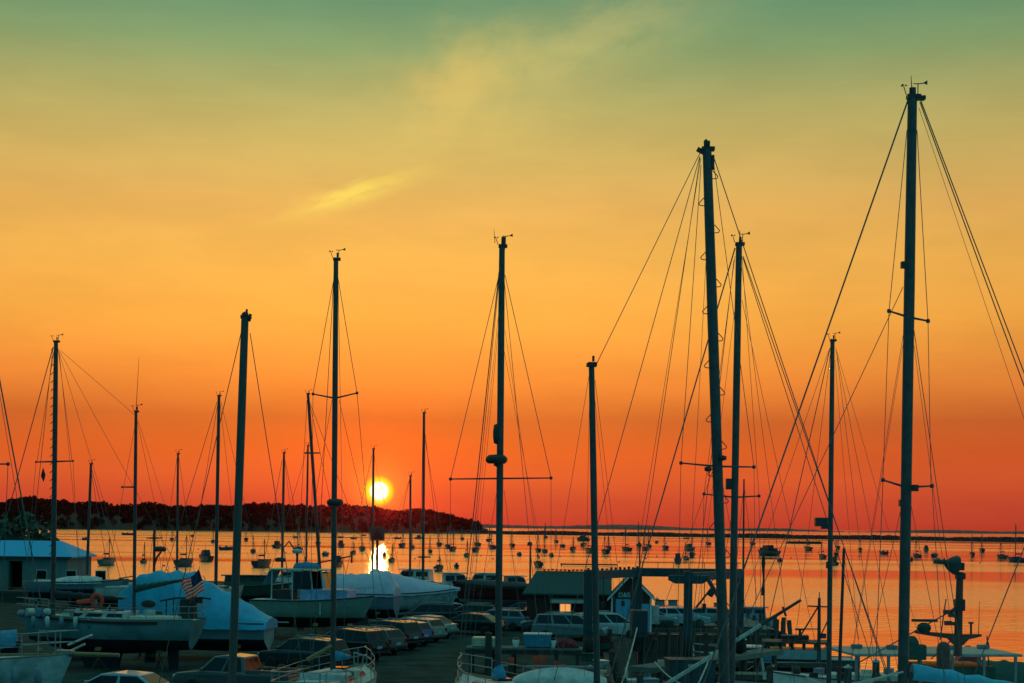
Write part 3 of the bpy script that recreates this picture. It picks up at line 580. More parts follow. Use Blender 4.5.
# ------------------------------------------------------------------ timber pier on the right, its piles and what stands on it
def pier():
    x0, x1, y0, y1 = 9.05, 19.6, 113.6, 138.0
    T = thing('timber_pier', 'old dark timber pier with a plank face and tall piles', 'pier', ((x0 + x1) / 2, (y0 + y1) / 2, 0)); hx, hy = (x1 - x0) / 2, (y1 - y0) / 2
    q = MB(); rd = random.Random(2)
    for k in range(27): yy = -hy + (k + .5) * 2 * hy / 27; q.box((0, yy, -.09 + rd.uniform(0, .015)), (2 * hx, 2 * hy / 27 - .02, .16))
    part(q, 'deck', 'plank', T)
    for k in range(5):
        q = MB()
        for j in range(7): ww = 2 * hx / 7; q.box((-hx + (j + .5) * ww, -hy + .25 + rd.uniform(-.03, .03), -.33 - k * .30), (ww - .01, .16, .296))
        part(q, 'face_plank', 'timber', T)
    for k in range(12):
        xx = -hx + .4 + k * (2 * hx - .8) / 11; q = MB(); q.tube((xx + rd.uniform(-.05, .05), -hy + .0, -4.0), (xx, -hy + .02, rd.choice((-.05, .12, .3))), .17, .15, 9); part(q, 'pile', 'timber', T)
    for k in range(7):
        q = MB(); yy = -hy + 2 + k * 3.4; q.tube((hx + .05, yy, -4), (hx + .05, yy, rd.uniform(.4, .9)), .17, .15, 9); part(q, 'pile', 'timber', T)
    for xx, yy, h, lx in ((hx - .75, -hy - .25, 1.0, -.1), (hx - .3, -hy - .35, 1.15, .0), (hx + .1, -hy - .3, .95, .42)):
        q = MB(); q.tube((xx + lx, yy, -4), (xx, yy, h), .19, .16, 10); part(q, 'pile', 'timber', T)
    box_part(T, 'kerb_beam', 'timber', (0, -hy + .2, .13), (2 * hx - 1.6, .28, .24), bevel=.03)
    return T
pier()
def cabinet(px, w, h, d, label):
    p = W(px, 620, d); T = thing('utility_cabinet', label, 'cabinet', (p.x, d, 0), R(4), 'grey cabinets along the pier')
    box_part(T, 'cabinet_body', 'grey', (0, 0, h / 2), (w, .5, h), bevel=.03); box_part(T, 'lid', 'darkspar', (0, 0, h + .03), (w + .1, .6, .07), bevel=.02)
    f = box_part(T, 'door', 'greyblue', (0, -.265, h * .5), (w * .8, .03, h * .8)); box_part(f, 'handle', 'steel', (w * .25, -.30, h * .5), (.04, .05, .14))
cabinet(659.5, .75, 1.35, 133, 'grey utility cabinet on the pier nearest the shed')
cabinet(672.5, .70, 1.30, 134, 'grey utility cabinet beside a second one, nearer the pier post')
cabinet(716.5, .40, 1.25, 131, 'narrow grey cabinet on the pier just left of the twin tall masts')
def flagpole():
    a, b = W(764, 553, 126), W(764, 622, 126); T = thing('flagpole', 'dark pole with a furled flag hanging limp over the pier', 'flagpole', (b.x, 126, 0))
    q = MB(); q.tube((b.x, 126, 0), a, .07, .05, 8); part(q, 'pole', 'darkspar', T, world=True)
    q = MB(); rows = []; rd = random.Random(8)
    for i in range(16):
        z = a.z - .2 - i * .21; wv = .16 + .10 * math.sin(i * .55) + rd.uniform(-.02, .03); rows.append([(b.x - .10 - wv * math.cos(k * 2 * math.pi / 8) * .6, 126 + wv * math.sin(k * 2 * math.pi / 8) * .5, z) for k in range(9)])
    q.grid(rows); part(q, 'furled_flag', 'darkcanvas', T, world=True)
flagpole()
def hoist_crane():
    T = thing('pier_davit', 'small dark davit crane with hanging hook block on the pier', 'crane', (W(690, 620, 121).x, 121, 0)); p = lambda x, y: W(x, y, 121)
    q = MB(); q.tube(p(690, 632), p(691, 612), .16, .13, 8); part(q, 'post', 'darkspar', T, world=True)
    q = MB(); q.tube(p(691, 614), p(713, 586), .09, .07, 8); part(q, 'jib', 'darkspar', T, world=True)
    q = MB(); q.box(p(712, 592), (.42, .34, .75), Matrix.Rotation(.5, 3, 'Y')); part(q, 'hook_block', 'darkspar', T, world=True, bevel=.08)
    q = MB(); q.box(p(705, 614), (.6, .5, .8), Matrix.Rotation(.3, 3, 'Y')); part(q, 'winch', 'darkspar', T, world=True, bevel=.1)
hoist_crane()
# ------------------------------------------------------------------ travel lift
def travel_lift():
    dn, df = 89.5, 95.0; zt = 4.75; legs = [(588, dn), (637, df), (688, dn), (740, df)]; P = [Vector((W(x, 600, d).x, d, 0)) for x, d in legs]
    T = thing('boat_hoist', 'tall dark blue straddle boat hoist with four legs and overhead beams', 'boat hoist', ((P[0].x + P[3].x) / 2, (dn + df) / 2, 0))
    ws = (.50, .55, .46, .42)
    for k, (p, w_) in enumerate(zip(P, ws)):
        q = MB(); q.box((p.x, p.y, (zt + .55) / 2 + .25), (w_, .42, zt - .55)); part(q, 'leg', 'liftblue', T, world=True, bevel=.04)
    def beam(a, b, w_, h, z, name='beam', m='liftblue'):
        a, b = Vector(a), Vector(b); d = b - a; q = MB(); q.box(((a + b) / 2).to_2d().to_3d() + Vector((0, 0, z)), (d.length + .3, w_, h), Matrix.Rotation(math.atan2(d.y, d.x), 3, 'Z')); return part(q, name, m, T, world=True, bevel=.03)
    beam(P[0], P[1], .40, .46, zt - .05); beam(P[2], P[3], .40, .46, zt - .07); beam(P[1], P[3], .44, .50, zt + .0, 'cross_beam')
    for p in (P[2],):
        q = MB(); q.prism([(-1.1, .1), (-1.1, -.18), (-.75, -.36), (.75, -.36), (1.1, -.18), (1.1, .1)], .26); q.v = [v + Vector((p.x, p.y, zt - .10)) for v in q.v]; part(q, 'sheave_head', 'liftblue', T, world=True)
    for p in P[:2] + P[2:]:
        q = MB(); q.lathe([(.25, -.24), (.60, -.24), (.68, -.15), (.68, .15), (.60, .24), (.25, .24)], (p.x, p.y, .68 - (0 if p.x < 8 else 0)), (1, 0, .0), 22); wl = part(q, 'wheel', 'rubber', T, world=True)
        q = MB(); q.lathe([(0, -.26), (.26, -.26), (.28, .26), (0, .26)], (p.x, p.y, .68), (1, 0, 0), 12); part(q, 'rim', 'liftblue', wl, world=True)
    q = MB(); q.box((P[1].x - .1, (dn + df) / 2, 1.9), (.9, 1.9, 1.5)); part(q, 'engine_box', 'liftblue', T, world=True, bevel=.06)
    q = MB(); a = P[2].lerp(P[3], .35); q.tube((a.x, a.y, zt - .2), (P[3].x, P[3].y - .3, 1.2), .12, n=8); part(q, 'brace', 'liftblue', T, world=True)
    rd = random.Random(6)
    for k in range(12):
        q = MB(); t = k / 11; p = P[0].lerp(P[1], t); q.box((p.x, p.y, zt + .24), (.14, .16, rd.uniform(.08, .26))); part(q, 'cable_clamp', 'darkspar', T, world=True)
    q = MB(); hz = zt + .27
    q.path([P[1] + Vector((.2, 0, hz + .32)), P[3] + Vector((0, 0, hz + .32))], .02, 5)
    for k in range(7): p = P[1].lerp(P[3], .05 + k * .15); q.tube((p.x, p.y, hz - .05), (p.x, p.y, hz + .33), .02, n=5)
    part(q, 'handrail', 'darkspar', T, world=True)
    for k in (0, 2):
        a, b = P[k], P[k + 1]
        for t in (.3, .7): p = a.lerp(b, t); q = MB(); q.tube((p.x, p.y, zt - .3), (p.x, p.y, zt - 1.7), .025, n=5); q.box((p.x, p.y, zt - 1.8), (.2, .2, .3)); part(q, 'sling_block', 'darkspar', T, world=True)
    # finger piers the right-hand wheels run on
    r = thing('finger_pier', 'narrow timber finger pier carrying the right wheels of the boat hoist', 'pier', ((P[2].x + P[3].x) / 2, 94, 0))
    a = P[2] + (P[2] - P[3]) * .8; b = P[3] + (P[3] - P[2]) * .7; d = b - a; q = MB(); q.box(((a + b) / 2).to_2d().to_3d() + Vector((0, 0, -.16)), (d.length, 1.5, .30), Matrix.Rotation(math.atan2(d.y, d.x), 3, 'Z')); part(q, 'deck', 'plank', r, world=True, bevel=.03)
    for k in range(8):
        for s in (-.6, .6):
            p = a.lerp(b, (k + .5) / 8) + Vector((d.y, -d.x, 0)).normalized() * s; q = MB(); q.tube((p.x, p.y, -4), (p.x, p.y, -.31), .16, n=8); part(q, 'pile', 'timber', r, world=True)
travel_lift()
# ------------------------------------------------------------------ cars
def cars():
    row = [(367, 660.5, 'suv', (.012, .012, .014), 'black parked SUV at the near end of the angled row'),
           (387, 654, 'wagon', (.055, .075, .06), 'grey-green parked estate car second in the angled row'),
           (404, 649.5, 'suv', (.014, .014, .015), 'black parked SUV with pale bumper third in the angled row'),
           (419, 645.5, 'hatch', (.03, .10, .32), 'bright blue parked hatchback in the angled row'),
           (429, 641.5, 'wagon', (.36, .33, .24), 'beige parked estate car just beyond the blue hatchback'),
           (441, 637.5, 'sedan', (.20, .26, .24), 'silver-green parked saloon at the far end of the angled row')]
    for px, py, k, c, lb in row:
        p = G(px, py); car(k, lb, p.x - 1.2, p.y + .4, 147, c)
    for px, py, k, c, lb, h in ((470, 634, 'sedan', (.02, .022, .025), 'black saloon parked beyond the end of the angled row', 160), (497, 630, 'wagon', (.16, .22, .28), 'grey-blue estate car parked beside the tall mast with the radar', 165),
                                (570, 640, 'van', (.22, .27, .285), 'silver minivan facing right beside the boat hoist leg', -12), (607, 638.5, 'van', (.48, .52, .52), 'white low van parked in front of the shed door', 2),
                                (543, 625.5, 'sedan', (.10, .14, .15), 'dark grey saloon parked behind the silver minivan', 14), (588, 622, 'suv', (.012, .014, .016), 'black SUV parked under the sunset-coloured shed window', 170),
                                (522, 621, 'hatch', (.16, .02, .02), 'dark red hatchback parked beside the work shed end', 165), (470, 624, 'wagon', (.05, .06, .06), 'charcoal estate car parked under the maroon workboat', 172), (612, 628, 'sedan', (.03, .05, .06), 'dark teal saloon parked against the shed gable', 8), (554, 633, 'sedan', (.10, .12, .12), 'charcoal saloon nose to tail behind the silver minivan', 172), (425, 627, 'suv', (.02, .025, .025), 'black SUV half hidden behind the end of the angled row', 190),
                                (444, 621, 'sedan', (.42, .45, .42), 'pale saloon parked under the white-wrapped boat', 195)):
        p = G(px, py); car(k, lb, p.x, p.y, h, c)
    for px, y, k, c, lb, h in ((646, 117.5, 'sedan', (.30, .38, .38), 'pale saloon parked on the pier next to the shed', 30), (678, 119.5, 'wagon', (.40, .52, .58), 'light blue estate car parked on the pier behind the hoist leg', 8), (701, 121, 'sedan', (.20, .30, .30), 'grey saloon at the outer end of the pier', 176)):
        car(k, lb, W(px, 620, y).x, y, h, c)
    p = W(238, 670, 68); car('pickup', 'grey pickup truck parked under the blue-wrapped boat', p.x, 68, 162, (.12, .135, .14))
    p = W(119, 670, 63.5); car('sedan', 'pale blue saloon at the bottom edge below the old ketch', p.x, 63.5, 168, (.30, .48, .62))
    p = W(304, 650, 80); car('suv', 'dark SUV with roof rails parked behind the wooden boom', p.x, 80, 150, (.035, .04, .038))
cars()
def wharf_wall():
    T = thing('wharf_wall', 'dark timber wharf wall with leaning fender piles along the slip', 'wharf wall', (5.0, 82, 0)); rd = random.Random(12)
    e = lambda y: 4.2 + (y - 60) * (1.8 / 40) if y > 60 else 3.0 + (y - 4) * 1.2 / 56
    for k in range(30):
        y = 48 + k * 2.1; x = e(y) + .22; q = MB(); q.tube((x + .12, y, -4), (x + rd.uniform(-.06, .06), y + rd.uniform(-.1, .1), rd.uniform(.1, .75)), .17, .145, 9); part(q, 'pile', 'timber', T, world=True)
    for z in (-.35, -.95, -1.5):
        q = MB(); a, b = Vector((e(61) + .06, 61, z)), Vector((e(99) + .06, 99, z)); d = b - a; q.box((a + b) / 2, (d.length, .14, .26), Matrix.Rotation(math.atan2(d.y, d.x), 3, 'Z')); part(q, 'waling', 'timber', T, world=True)
    # gear left lying along the wharf edge
    its = [('oil_drum', 'rusty oil drum at the wharf edge', 'drum', 'rust'), ('oil_drum', 'dark blue oil drum at the wharf edge', 'drum', 'liftblue'), ('rope_coil', 'coil of pale rope on the wharf edge', 'rope coil', 'rope'), ('fish_box', 'white fish box on the wharf edge near the hoist', 'fish box', 'white'), ('fish_box', 'green fish box on the wharf edge', 'fish box', 'green'), ('oil_drum', 'black oil drum nearest the white van', 'drum', 'black'), ('fish_box', 'grey fish box beside the hoist leg', 'fish box', 'grey'), ('rope_coil', 'dark rope coil beside the hoist wheel', 'rope coil', 'timber')]
    for k, (nm, lb, ct, m) in enumerate(its):
        y = 70 + k * 4.6; x = e(y) - rd.uniform(.5, 1.1); t = thing(nm, lb, ct, (x, y, 0), rd.uniform(0, 3)); q = MB()
        if nm == 'oil_drum':
            q.lathe([(.29, 0), (.29, .28), (.305, .30), (.29, .32), (.29, .58), (.305, .60), (.29, .62), (.29, .88), (.27, .90), (0, .89)], (0, 0, 0), n=18); part(q, 'barrel', m, t); q = MB(); q.lathe([(.04, 0), (.04, .03), (0, .03)], (.16, 0, .89), n=8); part(q, 'bung', 'steel', t)
        elif nm == 'fish_box':
            q.box((0, 0, .2), (.85, .55, .4), taper=1.08); part(q, 'box_body', m, t, bevel=.03); q = MB(); q.box((0, 0, .41), (.98, .66, .05)); part(q, 'rim', m, t, bevel=.015)
        else:
            for j in range(4): q.path([Vector(((.42 - .03 * j) * math.cos(a * .524), (.42 - .03 * j) * math.sin(a * .524), .05 + .075 * j)) for a in range(13)], .045, 6)
            tag(part(q, 'coil', m, t), None, None)
wharf_wall()
# ------------------------------------------------------------------ yard boats, far to near
def X(px, d): return (px - PX) / F * d
# masts seen above the stored boats: each belongs to a sloop propped up further back in the yard
def yard_sloop(label, top, base, d, wpx, lines, spr=(), head_=70, topm='white', L=8.0, ant=None, head='vane', extra=None, m='alu', zwl=1.15, dy=0):
    foot = W(*base, d); T, sp, zs = sailboat(label, foot.x, d + dy, zwl, head_, L, L * .32, 1.0, topm, 'navy', group='sloops stored further back in the yard', rails=False)
    a = R(head_); T.location = (foot.x - math.cos(a) * L * .08, d - math.sin(a) * L * .08, zwl); XF[T.name] = Matrix.Translation(T.location) @ Matrix.Rotation(a, 4, 'Z')
    zd = zwl + 1.1; mo = mast(T, top, base, d, wpx, zd, spr, head, m=m, ant=ant); stays(T, d, zd, lines)
    if extra: extra(T, mo)
    return T
yard_sloop('sloop stored behind the pale shed end, its short mast standing before the shed', (91, 464), (87, 575), 138, 2.8, [(92, 470, 103, 512, .6), (91, 470, 98, 512, .5)], head_=20, topm='greyblue', L=8.5)
yard_sloop('sloop with thin bare mast behind the left half of the blue boat cover', (178, 454), (177, 572), 132, 2.3, [(177, 458, 170, 510, .4), (179, 458, 186, 510, .4)], head_=80)
yard_sloop('sloop with its mast rising behind the right half of the blue boat cover', (219, 396), (216, 575), 125, 3.4, [(217, 402, 184, 510, .6), (218, 402, 200, 510, .5), (221, 402, 246, 510, .4), (220, 402, 232, 510, .4)], spr=[(206, 505, 226, 506)], head_=60)
yard_sloop('sloop with short bare mast between the thick pole mast and the motor yacht', (284, 453), (282, 573), 150, 2.5, [(282, 460, 274, 505, .5), (285, 460, 294, 505, .5), (284, 456, 290, 505, .4)], head_=85)
yard_sloop('sloop with thin mast and small spreader just left of the leaning mast', (308, 446), (306, 572), 152, 2.0, [(307, 450, 292, 500, .4), (308, 450, 306, 505, .4)], spr=[(304, 453, 320, 453)], head_=100)
yard_sloop('sloop with a mast leaning left behind the motor yacht cabin', (308, 394), (320, 572), 138, 3.2, [(309, 400, 324, 440, .5), (307, 400, 303, 470, .5), (309, 400, 330, 500, .5)], head_=75)
yard_sloop('sloop whose mast crosses the left edge of the sun', (373.5, 449), (372.5, 572), 160, 2.4, [(372, 455, 361, 505, .5), (374, 455, 385, 505, .35)], head_=95)
yard_sloop('sloop with the shortest bare mast right of the sun', (410.5, 476), (410, 575), 146, 2.3, [(410, 478, 403, 508, .5), (410, 478, 398, 512, .35)], head_=80)
yard_sloop('sloop with thin mast and low crosstree right of the sun', (424, 413), (423, 578), 142, 2.9, [(424, 425, 434, 508, .5), (425, 440, 437, 508, .4), (423, 425, 421, 508, .35)], spr=[(418, 557, 430, 557)], head_=88, L=9)
def davit(T, mo):
    d = 128; q = MB(); q.path([W(154, 571, d), W(154, 566, d), W(157, 557, d), W(161, 552, d)], .09, 6); part(q, 'radar_bracket', 'darkspar', T, world=True)
    radome(T, W(160, 549, d), .52, 'darkspar')
yard_sloop('stored yawl showing a short mizzen with a radar dome on a curved bracket', (154.5, 523), (154, 575), 128, 2.6, [(154, 526, 150, 560, .4), (155, 526, 160, 560, .4)], spr=[(147, 538, 162, 538)], head_=30, head='none', extra=davit)
# powerboats filling the back row
for lb, px, d, h, L, hm, hx, hh, z in (
        ('white cabin cruiser in the back row beside the white wrapped boat', 420, 150, 170, 8, 'white', (-.15, .25), 1.3, 1.0), ('low white motorboat in the back row left of the tall mast with the radar', 452, 138, 10, 7.5, 'pale', (-.1, .2), 1.35, 1.0),
        ('pale motorboat with red cushion in the back row behind the maroon boat', 487, 144, 175, 7.5, 'white', (-.15, .2), 1.2, 1.0), ('small grey motorboat in the back row right of the tall radar mast', 518, 146, 15, 6.0, 'grey', (-.2, .15), 1.0, .9),
        ('dark green covered motorboat in the back row behind the thick pole mast', 254, 136, 8, 7.0, 'greencanvas', (-.35, .25), .9, 1.1), ('white motorboat in the back row right above the motor yacht roof', 300, 145, 170, 7.5, 'white', (-.1, .25), 1.2, 1.0)):
    T, sp, zs = powerboat(lb, X(px, d), d, z, h, L, L * .34, 1.0, 'pale' if hm != 'greencanvas' else 'green', 'navy', group='motorboats in the back row of the yard', hx=hx, hh=hh, housem=hm)
    q = MB()
    for s in (-1, 1): q.path([Vector((sp(.62).x, s * (sp(.62).y - .1), sp(.62).z)), Vector((sp(.7).x, s * (sp(.7).y - .1), sp(.7).z + .55)), Vector((sp(.97).x, s * .08, sp(.97).z + .6))], .018, 5)
    part(q, 'bow_rail', 'steel', T)
    q = MB(); q.tube((L * .02, .4, zs(.5) + hh), (L * -.08, .4, zs(.5) + hh + 1.9), .015, .006, 5); part(q, 'antenna', 'steel', T)
# upturned-bow tender behind the ketch, lying before the pale shed
def tender():
    d = 126; T, sp, zs = powerboat('long grey open launch with a high pointed bow before the pale shed', X(88, d), d, 1.9, 12, 5.6, 1.9, .75, 'greyblue', 'navy', name='launch', house=False, cat='launch', D=.4)
    part(wrap_mesh(sp, lambda t: .45 * math.sin(math.pi * min(1, max(0, t * 1.25))) ** .7, xs=(.04, .7), seed=5), 'cover', 'pale', T)
    q = MB(); tip = sp(1); q.tube((tip.x - .4, 0, tip.z + .02), (tip.x + .75, 0, tip.z + .22), .06, .045, 8); part(q, 'bowsprit', 'wood', T)
    q = MB()
    for s in (-.9, .9): q.box((s * 1.4, 0, -1.15), (.25, 1.6, 1.5))
    C = thing('boat_cradle', 'timber cradle holding up the grey launch', 'cradle', tuple(T.location), R(12))
    for s in (-1.3, 1.3):
        for y in (-.6, .6): q = MB(); q.box((s, y, -1.1), (.16, .16, 1.55)); part(q, 'post', 'timber', C)
    q = MB(); q.box((0, 0, -.36), (3.2, .2, .16)); part(q, 'beam', 'timber', C)
tender()
def old_trawler():
    d = 285; T, sp, zs = powerboat('large dark workboat lying behind the blue-roofed shed', X(14, d), d, WZ, 6, 15, 4.6, 2.6, 'green', 'maroon', name='trawler', cat='workboat', D=1.2, hx=(-.05, .2), hh=2.4, housem='pale')
    q = MB(); a = Vector((-2.5, 0, zs(.3))); q.tube(a, a + Vector((0, 0, 4.2)), .12, .09, 8); q.tube(a + Vector((0, 0, 2.2)), a + Vector((-3.6, 0, 4.0)), .09, .07, 8); part(q, 'derrick', 'darkspar', T)
    q = MB()
    for s in (-1, 1): q.path(rail(sp, .0, .5, .9, -.1, 6, s), .03, 5)
    part(q, 'guard_rail', 'pale', T)
    q = MB(); q.box((4.4, 0, zs(.85) + .5), (1.8, 1.0, .7)); part(q, 'net_winch', 'rust', T, bevel=.1)
old_trawler()
# shrub clump at the shore behind the shed
def shrub(label, px, d, h, r, seed, base=0.):
    rd = random.Random(seed); p = W(px, 540, d); T = thing('shrub', label, 'shrub', (p.x, d, base)); q = MB()
    for k in range(5): a = k * 1.26; q.tube((0, 0, 0), (r * .5 * math.cos(a), r * .5 * math.sin(a), h * .6), .06, .03, 5)
    part(q, 'stem', 'timber', T); q = MB()
    for j in range(520):
        a, zz = rd.uniform(0, 6.283), rd.uniform(-.7, 1); f = math.sqrt(1 - zz * zz); rr = rd.uniform(.45, 1.0) * (1 + .3 * math.sin(a * 3 + seed))
        c = Vector((r * f * math.cos(a) * rr, r * f * math.sin(a) * rr, h * (.5 + .5 * zz * rr))); e1 = Vector((rd.gauss(0, 1), rd.gauss(0, 1), rd.gauss(0, 1))).normalized(); e2 = e1.orthogonal().normalized(); s = rd.uniform(.3, .55)
        q.add([c - e1 * s, c + e2 * s * .6, c + e1 * s, c - e2 * s * .6], [(0, 1, 2, 3)])
    part(q, 'foliage', 'leaf', T)
M['leaf'] = mat('shrub_leaf', (.03, .075, .04), .7, .5, 1.2)
shrub('tall dark shrub at the far end behind the blue-roofed shed', 24, 186, 8.3, 3.0, 3); shrub('lower dark shrub against the blue-roofed shed beside the tall one', 44, 188, 6.6, 2.6, 4); shrub('broad dark shrub at the very left edge behind the shed', 4, 184, 7.2, 2.6, 6)

def maroon_boat():
    d = 126; T, sp, zs = powerboat('dark maroon workboat hull with grey-blue bottom band propped behind the cars', X(494, d), d, 1.45, 178, 6.6, 2.4, 1.25, 'maroon', 'greyblue', house=False, name='workboat', cat='workboat', D=.55)
    next(c for c in T.children if c.name.startswith('hull')).data.materials[1] = M['greyblue']
    part(wrap_mesh(sp, lambda t: .35 * math.sin(math.pi * min(1, max(0, t * 1.05))) ** .5, xs=(.02, .95), seed=7), 'cover', 'darkcanvas', T)
    q = MB(); q.tube((-.9, 0, 1.2), (-.9, 0, -.2), .04, n=6)
    for xx in (-2, 2): stand(X(494, d) + xx, d - 1.1, 1.0, 'jack stand under the maroon workboat')
maroon_boat()
def white_wrapped():
    d = 119; T, sp, zs = powerboat('motorboat in white shrink wrap with a long sloping bow cover', X(412, d), d, 1.0, -4, 7.2, 2.7, 1.35, 'pale', 'grey', house=False, name='wrapped_boat', cat='wrapped boat', group='shrink-wrapped boats')
    def pr(t): return 1.75 * min(1, (t + .02) / .10) * (1 - max(0, (t - .14) / .86) ** 1.15) + .04
    part(wrap_mesh(sp, pr, seed=2), 'shrink_wrap', 'whitewrap', T)
    for xx in (-2, 1.5): stand(X(412, d) + xx, d - 1.25, .95, 'jack stand under the white-wrapped boat with the sloping cover')
    d = 113; T, sp, zs = powerboat('motorboat in white shrink wrap behind the white motor yacht', X(352, d), d, 1.3, 172, 6.6, 2.7, 1.25, 'greyblue', 'navy', house=False, name='wrapped_boat', cat='wrapped boat', group='shrink-wrapped boats')
    part(wrap_mesh(sp, lambda t: 1.65 * (1 - .35 * t) * min(1, (t + .03) / .1) * (1 - max(0, (t - .7) / .3) ** 2 * .7), seed=3), 'shrink_wrap', 'whitewrap', T)
    for xx in (-1.6, 2): stand(X(352, d) + xx, d - 1.25, 1.2, 'jack stand under the wrapped boat behind the motor yacht')
white_wrapped()
def motor_yacht():
    d = 103; x = X(316, d); T, sp, zs = powerboat('white motor yacht with open hardtop wheelhouse and grey-green hull on stands', x, d, 1.25, -12, 8.0, 2.9, 1.25, 'hullgreen', 'maroon', house=False, name='motor_yacht', cat='motor yacht')
    z0 = zs(.4) - .05
    q = MB(); q.box((.9, 0, z0 + .38), (3.1, 2.0, .76)); part(q, 'trunk_cabin', 'yachtblue', T, bevel=.06)
    side_ports(T, -.6, 2.4, 1.005, z0, .76, 4, 1.0, .0, .0, .4, zb=.45, zt=.8)
    zt = z0 + 1.95; xs = [(-2.6, -2.6), (-1.2, -1.2), (.15, .0), (1.1, .7)]
    for xa, xb in xs:
        for s in (-1, 1): q = MB(); q.tube((xa, s * 1.0, z0 + .7 if xa > -1 else z0), (xb, s * .95, zt), .05, n=6); part(q, 'pillar', 'white', T)
    q = MB(); q.tube((1.1, 0, z0 + .75), (.7, 0, zt), .04, n=6); part(q, 'pillar', 'white', T)
    for s in (-1, 1):
        g = MB(); P = [(-1.15, s * 1.0, z0 + .75), (.13, s * 1.0, z0 + .75), (.02, s * .96, zt - .08), (-1.15, s * .96, zt - .08)]; g.add(P + [(a, b - s * .03, c) for a, b, c in P], [(0, 1, 2, 3), (7, 6, 5, 4), (0, 4, 5, 1), (1, 5, 6, 2), (2, 6, 7, 3), (3, 7, 4, 0)]); part(g, 'window', 'glass', T)
    for a, b in ((-.95, -.05), (.05, .95)):
        g = MB(); P = [(1.1, a, z0 + .78), (1.1, b, z0 + .78), (.74, b * .95, zt - .08), (.74, a * .95, zt - .08)]; g.add(P + [(p[0] - .04, p[1], p[2]) for p in P], [(0, 1, 2, 3), (7, 6, 5, 4), (0, 4, 5, 1), (1, 5, 6, 2), (2, 6, 7, 3), (3, 7, 4, 0)]); part(g, 'windscreen', 'glass', T)
    q = MB(); q.box((-.85, 0, zt + .05), (3.9, 2.15, .10)); part(q, 'hardtop', 'cream', T, bevel=.045)
    q = MB(); q.prism([(-3.1, z0 + 1.1), (-2.7, zt - .02), (-2.8, zt - .05), (-3.2, z0 + 1.0)], 1.0); part(q, 'spray_curtain', 'canvas', T)
    q = MB(); q.lathe([(0, .0), (.5, .0), (.42, .34), (0, .45)], (-.6, 0, zt + .1), n=16, sq=(1.9, 1)); part(q, 'rolled_cover', 'canvas', T)
    q = MB(); q.box((-1.9, 0, z0 + .35), (1.0, 1.2, .7)); q.box((-2.9, .6, z0 + .3), (.5, .5, .6)); part(q, 'engine_box', 'darkspar', T, bevel=.05)
    m = MB(); a = Vector((-1.25, 0, zt + .1)); m.tube(a, a + Vector((0, 0, 1.0)), .09, .07, 8); m.tube(a + Vector((0, 0, .9)), a + Vector((-.55, 0, 1.75)), .06, .045, 6); m.tube(a + Vector((-.55, 0, 1.75)), a + Vector((-.9, 0, 1.35)), .04, n=6); part(m, 'radar_mast', 'darkspar', T)
    radome(T, XF[T.name] @ (a + Vector((.0, 0, 1.12))), .34); radome(T, XF[T.name] @ (a + Vector((-1.15, .0, .55))), .36, 'darkspar')
    m = MB(); m.tube((-1.2, .5, zt + .2), (2.3, .4, zt + .95), .05, .045, 8); m.tube((2.3, .4, zt + 1.05), (2.3, .4, zt + .5), .07, n=6); part(m, 'outrigger', 'darkspar', T)
    q = MB()
    for s in (-1, 1):
        q.path([Vector((sp(t).x, s * (sp(t).y - .1), sp(t).z + .55)) for t in (.62, .72, .82, .92, .99)], .018, 5)
        for t in (.64, .78, .9): p = sp(t); q.tube((p.x, s * (p.y - .1), p.z), (p.x, s * (p.y - .1), p.z + .55), .015, n=5)
    part(q, 'bow_rail', 'steel', T)
    q = MB(); q.tube((.8, -1.36, .35), (.8, -1.36, 1.1), .05, n=8); part(q, 'fender', 'white', T)
    for xx, yy in ((-2.4, -1.2), (.2, -1.35), (2.4, -1.5)): stand(x + xx, d + yy, .95, 'jack stand under the white motor yacht')
M['hullgreen'] = mat('hull_grey_green', (.34, .40, .33), .35, .15, 1.5); M['yachtblue'] = mat('trunk_blue_white', (.30, .46, .72), .35, .3, 3)
motor_yacht()
def daymark():
    d = 148; a, b = W(377.5, 526, d), W(377, 572, d); T = thing('day_beacon', 'square channel marker board with a dark red triangle on a post', 'channel marker', (b.x, d, WZ - 1))
    q = MB(); q.tube((b.x, d, WZ - 2), a, .15, .13, 9); part(q, 'post', 'timber', T, world=True)
    c = W(377.7, 533.5, d); h = .66
    q = MB(); q.box((c.x, d - .2, c.z), (2 * h, .06, 2 * h)); bd = part(q, 'board', 'daywhite', T, world=True)
    q = MB(); P = [(c.x - h * .80, d - .24, c.z - h * .78), (c.x + h * .80, d - .24, c.z - h * .78), (c.x, d - .24, c.z + h * .80)]; q.add(P + [(x_, y_ + .02, z_) for x_, y_, z_ in P], [(0, 1, 2), (5, 4, 3), (0, 3, 4, 1), (1, 4, 5, 2), (2, 5, 3, 0)]); part(q, 'triangle', 'dayred', bd, world=True)
M['daywhite'] = mat('daymark_border', (.30, .09, .07), .6, .2)
daymark()
